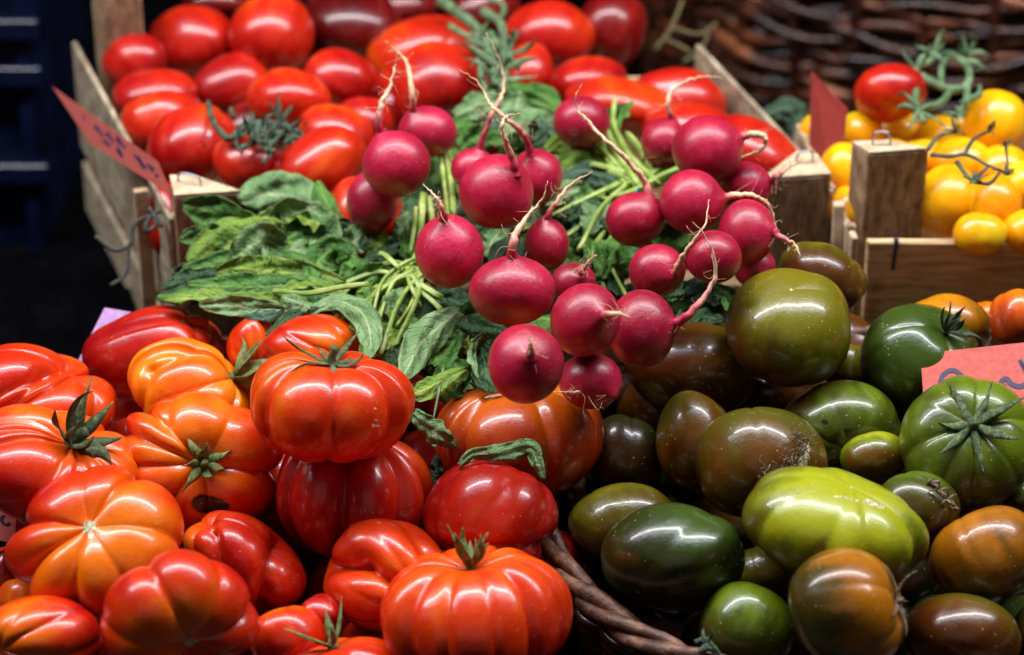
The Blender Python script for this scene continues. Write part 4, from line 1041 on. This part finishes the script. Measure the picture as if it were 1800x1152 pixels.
# ------------------------------------------------------------------ loose leaves on the tomatoes
def loose_leaf(label, path, depth0, width, mi, seed, k=.6):
    pts = [at(p[0], p[1], depth0 - (p[2] if len(p) > 2 else 0)) for p in path]
    o = leaf(None, None, width, mi, abs_pts=pts, seed=seed, k=k, ruf=.3, name='radish_leaf')
    return tag(o, label, 'leaf')
def fby(px, py): return min((f for f in TOM), key=lambda f: math.hypot(f.cx - px, f.cy - py))
def front_d(f, px, py, lift=0.0):      # distance of the visible skin of fruit f at a pixel
    u = (px - f.cx) / f.rx; v = (py - f.cy) / f.ry; q = min(.98, u * u + v * v)
    return f.d - math.sqrt(1 - q) * math.sqrt(f.rx * f.ry) * f.d / F * .95 - lift
fT16 = fby(862, 912); fT17 = fby(912, 772)
strip = [(808, 818), (830, 800), (870, 797), (905, 792), (932, 788), (944, 812), (956, 842)]
o = leaf(None, None, 34, 1, abs_pts=[at(x, y, front_d(fT16, x, max(y, 818), .004)) for x, y in strip], seed=71, k=.8, ruf=.28, name='radish_leaf')
tag(o, 'dry curled grey green leaf draped over the deep red creased tomato', 'leaf')
o = leaf(None, None, 46, 1, abs_pts=[at(x, y, 1.905 + z) for x, y, z in [(728, 726, 0), (748, 748, -.004), (775, 770, -.006), (802, 786, 0)]], seed=72, k=.7, ruf=.32, name='radish_leaf')
tag(o, 'crumpled wilted leaf wedged right of the topmost plump tomato', 'leaf')
o = leaf(None, None, 26, 4, abs_pts=[at(x, y, 1.93) for x, y in [(770, 800), (766, 830), (760, 860)]], seed=73, k=.9, ruf=.35, name='radish_leaf')
tag(o, 'small ragged leaf hanging in the gap under the wilted one', 'leaf')

fG8 = [f for f in TOM if f.seed == 116][0]
fibres(fG8.obj, [at(x, y, front_d(fG8, x, y, .0005)) for x, y in ((1398, 770), (1402, 785), (1404, 795), (1392, 805), (1380, 815), (1365, 828), (1350, 838), (1345, 845), (1408, 775))], 120, .012, CORK, 8, 'cork_fibre')
# ------------------------------------------------------------------ vines
def vine(name, label, cat, lines, plane_or_depth, mat, rad=4, curls=0, seed=0, group=None, star=None, lift=.02):
    rg = random.Random(seed); mb = MB()
    dep = (lambda x, y: plane_or_depth.depth(x, y, lift)) if isinstance(plane_or_depth, Plane) else (lambda x, y: plane_or_depth)
    for ln in lines:
        r = ln[0] if not isinstance(ln[0], tuple) else rad
        pts = [at(p[0], p[1], dep(p[0], p[1]) - (p[2] if len(p) > 2 else 0)) for p in ln if isinstance(p, tuple)]
        C = catmull(pts, 6); mb.add(*tube(C, np.linspace(r * 1.1, r * .7, len(C)) * 2.1 / F, 8, rough=.15, seed=seed))
    o = mb.put(name, mat); tag(o, label, cat, group)
    for i, (x, y, size, lf) in enumerate(star or []):
        p0 = at(x, y, dep(x, y) - .005)
        ax = BACK * .6 + ZUP * .6 + RIGHT * rg.uniform(-.5, .5)
        add_calyx(o, p0, ax / np.linalg.norm(ax), (size * .95, 5, lf, 2.0, 0.0, mat), seed * 10 + i)
    return o
VD = plain_mat('vine_dark', srgb(34, 46, 34), srgb(58, 76, 56), srgb(92, 112, 86), 150, .6, .5)
vine('tomato_vine', 'tangled dark green vine with curled sepals on the tomatoes behind the leaves', 'vine',
     [[6, (400, 245), (382, 225), (372, 205), (366, 180)], [6, (405, 245), (430, 225), (470, 215), (510, 225), (535, 240)], [5, (440, 210), (470, 240), (475, 270), (462, 288)],
      [5, (420, 262), (450, 250), (490, 240), (520, 255)], [4, (430, 215), (415, 250), (425, 268)], [5, (410, 205), (405, 190)], [5, (480, 225), (500, 205), (512, 188)]],
     RED, VD, 5, seed=61, star=[(440, 232, .020, .5), (490, 232, .022, .5), (470, 262, .018, .3), (488, 200, .014, .8), (515, 238, .016, .4), (455, 245, .020, .6)], lift=.034)
vine('tomato_vine', 'thick green vine stalk rising between the rear plum tomatoes', 'vine',
     [[12, (775, 0), (800, 20), (838, 50), (860, 80)], [9, (850, 20), (878, 40), (884, 70), (870, 110), (868, 150)], [8, (860, 60), (880, 90), (890, 130), (885, 160)],
      [6, (790, 45), (830, 70), (862, 92)], [6, (860, 0), (885, 10), (880, 30), (850, 30)], [7, (905, 60), (890, 90), (912, 120)], [7, (850, 100), (845, 130), (855, 160)]],
     RED, VINE, 6, seed=62, star=[(862, 90, .030, .4), (885, 120, .030, .3), (868, 140, .026, .5), (840, 60, .02, .4), (895, 95, .024, .3)], lift=.045)
vine('tomato_vine', 'pale green looped vine clinging to the single red tomato', 'vine',
     [[8, (1600, 125), (1640, 145), (1672, 158), (1700, 150), (1702, 120), (1680, 100), (1655, 95), (1630, 110), (1605, 122)], [7, (1672, 158), (1655, 180), (1630, 190), (1612, 200)],
      [7, (1560, 133), (1600, 138)], [6, (1690, 105), (1715, 110), (1730, 122)], [7, (1700, 150), (1698, 180), (1680, 205)], [6, (1705, 175), (1722, 165), (1722, 152)], [6, (1655, 150), (1655, 120), (1665, 100)],
      [7, (1610, 160), (1612, 190), (1625, 215)]],
     YEL, VINE, 6, seed=63, star=[(1640, 92, .018, .5), (1700, 95, .018, .6), (1615, 195, .022, .3), (1610, 120, .018, .5), (1690, 200, .014, .3)], lift=.045)
vine('tomato_vine', 'thin dark vine sprig lying over the yellow tomatoes', 'vine',
     [[4, (1632, 262), (1650, 240), (1680, 232)], [4, (1635, 272), (1670, 275), (1700, 272), (1735, 290), (1770, 305)], [4, (1695, 272), (1712, 245), (1740, 230)], [4, (1682, 285), (1700, 310), (1710, 320)],
      [4, (1712, 320), (1740, 322), (1760, 300)], [4, (1710, 318), (1735, 295)], [3, (1768, 255), (1772, 300)]],
     YEL, VD, 4, seed=64, star=[(1680, 232, .012, .9), (1740, 228, .012, .9), (1710, 318, .010, .3), (1767, 305, .010, .5), (1768, 255, .006, .8)], lift=.055)
vine('dry_stem', 'dry branching stems in the dark behind the red tomatoes', 'stem',
     [[5, (1150, 90), (1180, 50), (1200, 0)], [4, (1170, 70), (1210, 90), (1240, 130)], [4, (1180, 50), (1230, 60), (1260, 40)], [4, (1200, 110), (1230, 90), (1245, 60)]],
     2.42, plain_mat('dry_stem', srgb(70, 62, 30), srgb(96, 88, 48), srgb(120, 110, 70), 90, .7, .4), 4, seed=65)
vine('dried_sprig', 'dried twisted sprig beside the ribbed star calyx tomato', 'sprig',
     [[5, (1632, 845), (1645, 855), (1655, 868), (1668, 878), (1680, 896)], [4, (1640, 850), (1652, 846)]], 1.862, CORK, 5, seed=66, star=[(1650, 862, .007, .6), (1664, 878, .007, .6), (1676, 892, .006, .6)])
vine('dried_sprig', 'dark curled sprig lying at the bottom edge of the right basket', 'sprig',
     [[5, (1222, 1130), (1240, 1125), (1256, 1140), (1266, 1152)], [5, (1228, 1146), (1248, 1140), (1262, 1156)]], 1.80, VD, 5, seed=67, star=[(1240, 1132, .010, .5)])
o = leaf(None, None, 62, 4, abs_pts=[at(x, y, 2.26) for x, y in [(1345, 200), (1380, 190), (1400, 215), (1420, 260)]], seed=75, k=.9, ruf=.35, name='grey_leaf')
tag(o, 'wilted grey green leaf left of the red standing card', 'leaf')
o = leaf(None, None, 40, 4, abs_pts=[at(x, y, 2.25) for x, y in [(1400, 180), (1412, 205), (1405, 240)]], seed=76, k=.9, ruf=.3, name='grey_leaf')
tag(o, 'smaller upright grey green leaf touching the red standing card', 'leaf')

# ------------------------------------------------------------------ crates
def board(parent, a, b, down, th_vec, mat, name='board'):
    V, Fc = prism([a, b, b + down, a + down], th_vec)
    return bevel(put(name, V, Fc, mat, parent, False), .0012)

def staple(parent, base, along, up, w=.012, h=.006, r=.0009):
    C = catmull([base - along * w / 2 - up * .004, base - along * w / 2 + up * h * .6, base - along * w * .3 + up * h, base + along * w * .3 + up * h, base + along * w / 2 + up * h * .6, base + along * w / 2 - up * .004], 5)
    mb = MB(); mb.add(*tube(C, r, 8)); return mb.put('staple', METAL, parent)

def post(parent, tri, down, up_n, st=None, stw=.014, mat=None):
    V, Fc = prism(tri, down)
    o = put('post', V, Fc, mat or WOODV, parent, False); bevel(o, .0015)
    tp, ft = prism(np.asarray(tri) + up_n * .0004, up_n * .0008)
    cen = np.mean(tri, 0); tp = (tp - cen) * .985 + cen
    put('post_top', tp, ft, WOODT, o, False)
    if st is not None:
        along = (np.asarray(st[1]) - np.asarray(st[0])); w_ = np.linalg.norm(along); along /= w_
        staple(o, (np.asarray(st[0]) + np.asarray(st[1])) / 2 + up_n * .001, along, up_n, w_, st[2])
    return o

# rear red crate
nR = RED.n; DN = -nR
fl = RED.pt(300, 372); fr_ = RED.pt(1462, 330); bl_ = RED.pt(140, 82); br = RED.pt(1222, 78)
red = empty('wooden_crate', (fl + fr_ + bl_ + br) / 4 - nR * .15)
tag(red, 'old grey wooden crate full of plum tomatoes behind the radishes', 'crate')
def unit(v): return v / np.linalg.norm(v)
sd = unit(bl_ - fl); fx = unit(fr_ - fl)
# left side: upper and lower thin boards with a gap
ov = unit(np.cross(sd, nR))
board(red, fl - sd * .01, bl_ + sd * .01, DN * .092, -fx * .004, WOODG)
board(red, fl - sd * .01 + DN * .106, bl_ + sd * .01 + DN * .106, DN * .045, -fx * .004, WOODG)
board(red, fr_, br, DN * .062, fx * .004, WOODG); board(red, fr_ + DN * .078, br + DN * .078, DN * .07, fx * .004, WOODG)
board(red, fl, fr_, DN * .062, -sd * .005, WOOD); board(red, fl + DN * .078, fr_ + DN * .078, DN * .07, -sd * .005, WOOD)
board(red, bl_ + DN * .03, br + DN * .03, DN * .04, sd * .005, WOOD); board(red, bl_ + DN * .078, br + DN * .078, DN * .07, sd * .005, WOOD)
board(red, fl + DN * .150, fr_ + DN * .150, (bl_ - fl), DN * .005, WOOD, 'bottom_board')
# front left post with staple, top at pixel row 312-345
def tri_px(plane, pts, h): return [plane.pt(x, y, h) for x, y in pts]
post(red, tri_px(RED, [(306, 346), (426, 338), (338, 309), (298, 310)], .022), DN * .155, nR,
     st=(RED.pt(314, 321, .022), RED.pt(353, 330, .022), .007))
post(red, tri_px(RED, [(1338, 316), (1462, 308), (1436, 272), (1400, 268)], .018), DN * .155, nR, st=(RED.pt(1400, 291, .018), RED.pt(1428, 287, .018), .009))
q0 = bl_ + fx * .012 - sd * .03 + nR * .10
post(red, [q0, q0 + fx * .032, q0 + fx * .032 + sd * .03, q0 + sd * .03], DN * .24, nR)
# narrow end-grain strip on the front corner of the left side
board(red, RED.pt(236, 338, .0), RED.pt(262, 335, .0), DN * .105, sd * .006, WOODT, 'slat')
# wire tie on the left side
mb = MB()
mb.add(*tube(catmull([at(x, y, 2.12) for x, y in [(168, 415), (200, 440), (228, 430), (236, 395), (262, 380), (285, 370)]], 6), .0016, 7, rough=.2))
mb.add(*tube(catmull([at(x, y, 2.118) for x, y in [(262, 365), (275, 395), (255, 405), (268, 378), (285, 400)]], 6), .0018, 7, rough=.2))
mb.add(*tube(catmull([at(x, y, 2.12) for x, y in [(228, 432), (222, 480), (195, 502)]], 6), .0013, 7, rough=.2))
mb.put('string_tie', plain_mat('string', srgb(40, 42, 36), srgb(66, 68, 58), srgb(90, 92, 80), 300, .8, .5), red)

# yellow crate
nY = YEL.n; DY = -nY
fl = YEL.pt(1522, 418); fr_ = YEL.pt(2420, 424); bl_ = YEL.pt(1420, 212); br = YEL.pt(2250, 212)
yc = empty('wooden_crate', (fl + fr_ + bl_ + br) / 4 - nY * .15)
tag(yc, 'light brown wooden crate holding the yellow tomatoes at the right', 'crate')
sd = unit(bl_ - fl); fx = unit(fr_ - fl)
board(yc, fl, fr_, DY * .082, -sd * .007, WOOD); board(yc, fl + DY * .092, fr_ + DY * .092, DY * .05, -sd * .007, WOOD)
board(yc, fl - fx * .005, bl_ - fx * .005, DY * .140, -fx * .005, WOODT)
board(yc, fr_, br, DY * .14, fx * .005, WOOD); board(yc, bl_, br, DY * .14, sd * .005, WOOD)
board(yc, fl + DY * .142, fr_ + DY * .142, (bl_ - fl), DY * .005, WOOD, 'bottom_board')
post(yc, tri_px(YEL, [(1528, 270), (1634, 262), (1632, 256), (1496, 252)], .050) if False else tri_px(YEL, [(1527, 271), (1634, 263), (1560, 248), (1496, 251)], .050), DY * .19, nY,
     st=(YEL.pt(1534, 257, .050), YEL.pt(1564, 258, .050), .010))
mb = MB(); p0 = YEL.pt(1568, 412) - sd * .008; p1 = YEL.pt(1566, 412) - sd * .010
mb.add(*tube(catmull([p0 + nY * .002, p0 - sd * .004 + nY * .001, p1 + DY * .012 - sd * .002, p1 + DY * .022 - sd * .001], 6), .0016, 7))
mb.put('wire_tie', plain_mat('wire', (0.01, .012, .02), (.02, .022, .03), (.03, .03, .04), 200, .3, .2), yc)
# pale leaning slat between the two crates
ss = empty('wooden_stick', at(1490, 480, 2.10)); tag(ss, 'narrow pale wooden stick standing in the gap left of the yellow tomato crate', 'stick')
board(ss, at(1466, 362, 2.118), at(1486, 360, 2.118), ZUP * -.11, np.array([0, .010, 0]), WOODT, 'upright')
board(ss, at(1490, 396, 2.112), at(1506, 398, 2.112), ZUP * -.10, np.array([0, .008, 0]), WOODV, 'upright')

# ------------------------------------------------------------------ price cards
def card(name, label, P, mat, th=.0006, strokes=(), ink=INK):
    P = [np.asarray(p) for p in P]; n = unit(np.cross(P[1] - P[0], P[3] - P[0]))
    if np.dot(n, BACK) < 0: n = -n
    V, Fc = prism(P, -n * th); o = put(name, V, Fc, mat, None, False)
    tag(o, label, 'price card')
    if strokes:
        mb = MB()
        O, X, Y = P[0], P[1] - P[0], P[3] - P[0]
        for st, wd in strokes:
            C = catmull([O + X * a + Y * b for a, b in st], 7) + n * .0005
            T = np.gradient(C, axis=0); T /= np.linalg.norm(T, axis=1)[:, None]; S = np.cross(T, n)
            ww = wd * (.55 + .45 * np.sin(np.linspace(.3, 2.9, len(C))))[:, None]
            V = np.vstack([C - S * ww, C + S * ww]); m = len(C)
            mb.add(V, [(i, i + 1, m + i + 1, m + i) for i in range(m - 1)])
        mb.put('writing', ink, o, False)
    return o
# right card, half hidden behind the ribbed green tomato: dark blue handwriting
card('price_card', 'salmon pink price card with dark blue handwriting behind the star calyx tomato', [at(1618, 622, 1.955), at(1858, 596, 1.955), at(1872, 770, 1.915), at(1630, 800, 1.915)], CARD,
     strokes=[([(.115, .36), (.15, .245), (.22, .20), (.285, .26), (.30, .33)], .0016), ([(.19, .34), (.24, .30), (.29, .36)], .001),
              ([(.60, .42), (.57, .40), (.575, .36), (.61, .345), (.64, .40), (.70, .435), (.755, .40), (.765, .30), (.735, .22), (.715, .17)], .0018),
              ([(.72, .20), (.76, .32), (.80, .44)], .0012)])
card('price_card', 'plain brick red card standing between the red and yellow tomatoes', [at(1426, 126, 2.22), at(1489, 192, 2.17), at(1468, 362, 2.17), at(1420, 330, 2.22)], CARDR)
dots = []
rg = random.Random(9)
for a in (.20, .30, .42, .55, .68, .80):
    for b in (.3, .55):
        if rg.random() < .8: dots.append(([(a, b), (a + .025, b + rg.uniform(-.2, .2)), (a + .05, b + rg.uniform(-.15, .15))], .0012))
card('price_card', 'narrow salmon card with small dark writing leaning on the left crate side', [at(92, 153, 2.235), at(276, 284, 2.13), at(302, 344, 2.11), at(158, 252, 2.19)], CARDM, strokes=dots)
card('price_card', 'lilac card standing behind the deep red kidney shaped tomato', [at(184, 541, 2.06), at(330, 566, 2.06), at(290, 690, 2.03), at(124, 660, 2.03)], CARDL)
card('price_card', 'pink card sliver with dark curved writing at the left edge', [at(-90, 862, 1.93), at(30, 885, 1.93), at(26, 955, 1.90), at(-100, 930, 1.90)], CARD,
     strokes=[([(.84, .38), (.80, .46), (.83, .58), (.90, .60), (.91, .52)], .0010)])

# ------------------------------------------------------------------ wicker baskets
def basket(label, cx, cy, a, b, depth_h, seed, depth_=.10, rim_h=0.0, strand=.0062):
    ctr = FRONT.pt(cx, cy, rim_h); BP = depth_h
    root = empty('wicker_basket', ctr - BP.n * depth_); tag(root, label, 'basket')
    n = 260; ph = np.linspace(0, 2 * math.pi, n, endpoint=False)
    def ring(s, h): return ctr + BP.n * h + (np.cos(ph) * a * s)[:, None] * RIGHT + (np.sin(ph) * b * s)[:, None] * BP.u
    out = unit_rows(np.cos(ph)[:, None] * RIGHT + np.sin(ph)[:, None] * BP.u)
    mb = MB()
    for k in range(3):
        q = ph * 10 + k * 2 * math.pi / 3
        C = ring(1, 0) + out * (np.cos(q) * strand * .95)[:, None] + BP.n * (np.sin(q) * strand * .95)[:, None]
        mb.add(*tube(C, strand * (.85 + .15 * math.sin(k)), 9, True, rough=.16, seed=seed + k))
    mb.put('rim', WICK, root)
    mb = MB()
    rows = 9
    for r_ in range(rows):
        h = -.014 - r_ * (depth_ - .02) / rows; s = 1 - .10 * (r_ / rows) ** 1.3
        for side in (0, 1):
            C = ring(s, h) + out * (np.sin(ph * 20 + (r_ + side) % 2 * math.pi) * .0042)[:, None]
            mb.add(*tube(C, .0042, 7, True, rough=.15, seed=seed + 30 + r_))
            if side == 0: continue
    mb.put('woven_wall', WICKD, root)  # darker wicker than the rim puts the wall's shade into its colour
    mb = MB()
    for k in range(40):
        q = 2 * math.pi * k / 40
        P = [ctr + BP.n * h + (math.cos(q) * RIGHT * a + math.sin(q) * BP.u * b) * s for h, s in ((.0, 1), (-depth_ * .5, .97), (-depth_, .9))]
        mb.add(*tube(catmull(P, 4), .0032, 6))
    mb.put('stakes', WICK, root)
    V = ring(.92, -depth_)
    V2, F2 = prism(V, BP.n * .004); put('base', V2, F2, WICKD, root, False)  # dark colour deepens the shade in the gaps between tomatoes
    return root
def unit_rows(v): return v / np.linalg.norm(v, axis=1)[:, None]
basket('brown wicker basket with a thick twisted rim holding the green tomatoes', 1490, 880, .198, .190, Plane(880, 1.9, 10), 40, rim_h=-.028, strand=.0052)
basket('wicker basket under the ribbed red tomatoes, only its right rim showing', 425, 930, .222, .210, Plane(900, 1.9, 10), 80, rim_h=-.045, strand=.0045)

# big dark basket in the background: woven rows bending round
def big_basket():
    ctr = at(1760, 30, 2.78); ctr = np.array([ctr[0], ctr[1] + .18, ctr[2]])
    root = empty('wicker_basket', ctr - ZUP * .25); tag(root, 'large dark brown glossy wicker basket behind the yellow tomatoes', 'basket')
    R0 = .34; n = 220; ph = np.linspace(0, 2 * math.pi, n, endpoint=False); rg = random.Random(4)
    mb = MB(); mb2 = MB()
    for r_ in range(34):
        h = .22 - r_ * .0130; s = 1 - .12 * (r_ / 34.) ** 1.2
        for side in range(2):
            wob = np.sin(ph * 3 + r_) * .003 + np.sin(ph * 5 + 2 * r_) * .003
            rad = R0 * s + np.sin(ph * 10 + (r_ + side) % 2 * math.pi + r_ * .35) * .007
            C = ctr + np.stack([np.cos(ph) * rad, np.sin(ph) * rad, h + wob + side * .006 + .006 * np.sin(ph * 13 + side * 2 + r_ * .5)], 1)
            (mb if (r_ + side) % 3 else mb2).add(*tube(C, .0038 + .0020 * rg.random(), 7, True, rough=.18, seed=r_ * 2 + side))
    mb.put('woven_wall', WICKD, root)
    mb2.put('woven_band', plain_mat('wicker_reddish', srgb(40, 18, 12), srgb(98, 50, 28), srgb(164, 98, 58), 22, .28, .6, .002, detail=6), root)
    mb = MB()
    for k in range(34):
        q = 2 * math.pi * k / 34; P = [ctr + np.array([math.cos(q) * R0 * s, math.sin(q) * R0 * s, h]) for h, s in ((.22, 1), (0, .96), (-.24, .88))]
        mb.add(*tube(catmull(P, 4), .006, 7))
    mb.put('stakes', WICKD, root)
    V = [ctr + np.array([math.cos(q) * R0 * .87, math.sin(q) * R0 * .87, -.235]) for q in np.linspace(0, 2 * math.pi, 40, endpoint=False)]
    V2, F2 = prism(V, ZUP * .006); put('base', V2, F2, WICKD, root, False)
big_basket()

# ------------------------------------------------------------------ navy plastic crate at the left
pc_c = at(-40, 300, 2.55)
pc = empty('plastic_crate', pc_c - ZUP * .35); tag(pc, 'stack of dark navy plastic crate walls at the left edge, out of focus', 'crate')
def box(x0, x1, y0, y1, z0, z1): return prism([(x0, y0, z0), (x1, y0, z0), (x1, y1, z0), (x0, y1, z0)], (0, 0, z1 - z0))
X1 = at(78, 300, 2.55)[0]; Y0 = pc_c[1]; ZT = at(0, -60, 2.55)[2]; ZB = at(0, 760, 2.55)[2]
V, Fc = box(X1 - .5, X1 - .002, Y0 + .012, Y0 + .30, ZB, ZT); bevel(put('body', V, Fc, PLAST, pc, False), .004)
for py in (14, 108, 305, 540):
    zc = at(0, py, 2.55)[2]; V, Fc = box(X1 - .5, X1 + .004, Y0 - .006, Y0 + .011, zc - .009, zc + .009); bevel(put('rib', V, Fc, PLAST, pc, False), .003, 3)
for k in range(4):
    x = X1 - .012 - k * .075; V, Fc = box(x - .006, x + .006, Y0 + .002, Y0 + .0115, ZB, ZT); bevel(put('upright', V, Fc, PLAST, pc, False), .002)

# ------------------------------------------------------------------ the stand below and behind
def quadmesh(name, P, mat, kind, th=None):
    P = [np.asarray(p) for p in P]; n = unit(np.cross(P[1] - P[0], P[3] - P[0]))
    if n[2] < 0: n = -n
    V, Fc = prism(P, -n * (th or .01)); o = put(name, V, Fc, mat, None, False); return tag(o, kind=kind)
c0 = FRONT.p - FRONT.n * .215
quadmesh('stall_surface', [c0 - RIGHT * .9 - FRONT.u * .42, c0 + RIGHT * .9 - FRONT.u * .42, c0 + RIGHT * .9 + FRONT.u * .22, c0 - RIGHT * .9 + FRONT.u * .22], CLOTH, 'structure')
zz = c0[2] + FRONT.u[2] * .22 ; yy = c0[1] + FRONT.u[1] * .22
zb = min(RED.pt(300, 372)[2], YEL.pt(1522, 418)[2]) - .19
quadmesh('stall_shelf', [(-.9, yy + .004, zb), (1.3, yy + .004, zb), (1.3, yy + 1.6, zb), (-.9, yy + 1.6, zb)], CLOTH, 'structure')
quadmesh('ground', [(-30, -30, -.75), (30, -30, -.75), (30, 30, -.75), (-30, 30, -.75)], GROUND, 'structure')
# added black backdrop cloth that makes the dark behind the crates
nx = 60; V = []; Fc = []
yb = at(0, 0, 3.35)[1]
for i in range(nx + 1):
    x = -1.2 + 2.6 * i / nx; y = yb + .02 * math.sin(i * .9) + .012 * math.sin(i * 2.1)
    V += [(x, y, -.7), (x, y, .75)]
Fc = [(2 * i, 2 * i + 2, 2 * i + 3, 2 * i + 1) for i in range(nx)]
o = put('dark_backdrop', V, Fc, CLOTH); o.modifiers.new('thick', 'SOLIDIFY').thickness = .003
tag(o, 'black backdrop cloth added for the dark behind the crates', 'cloth')
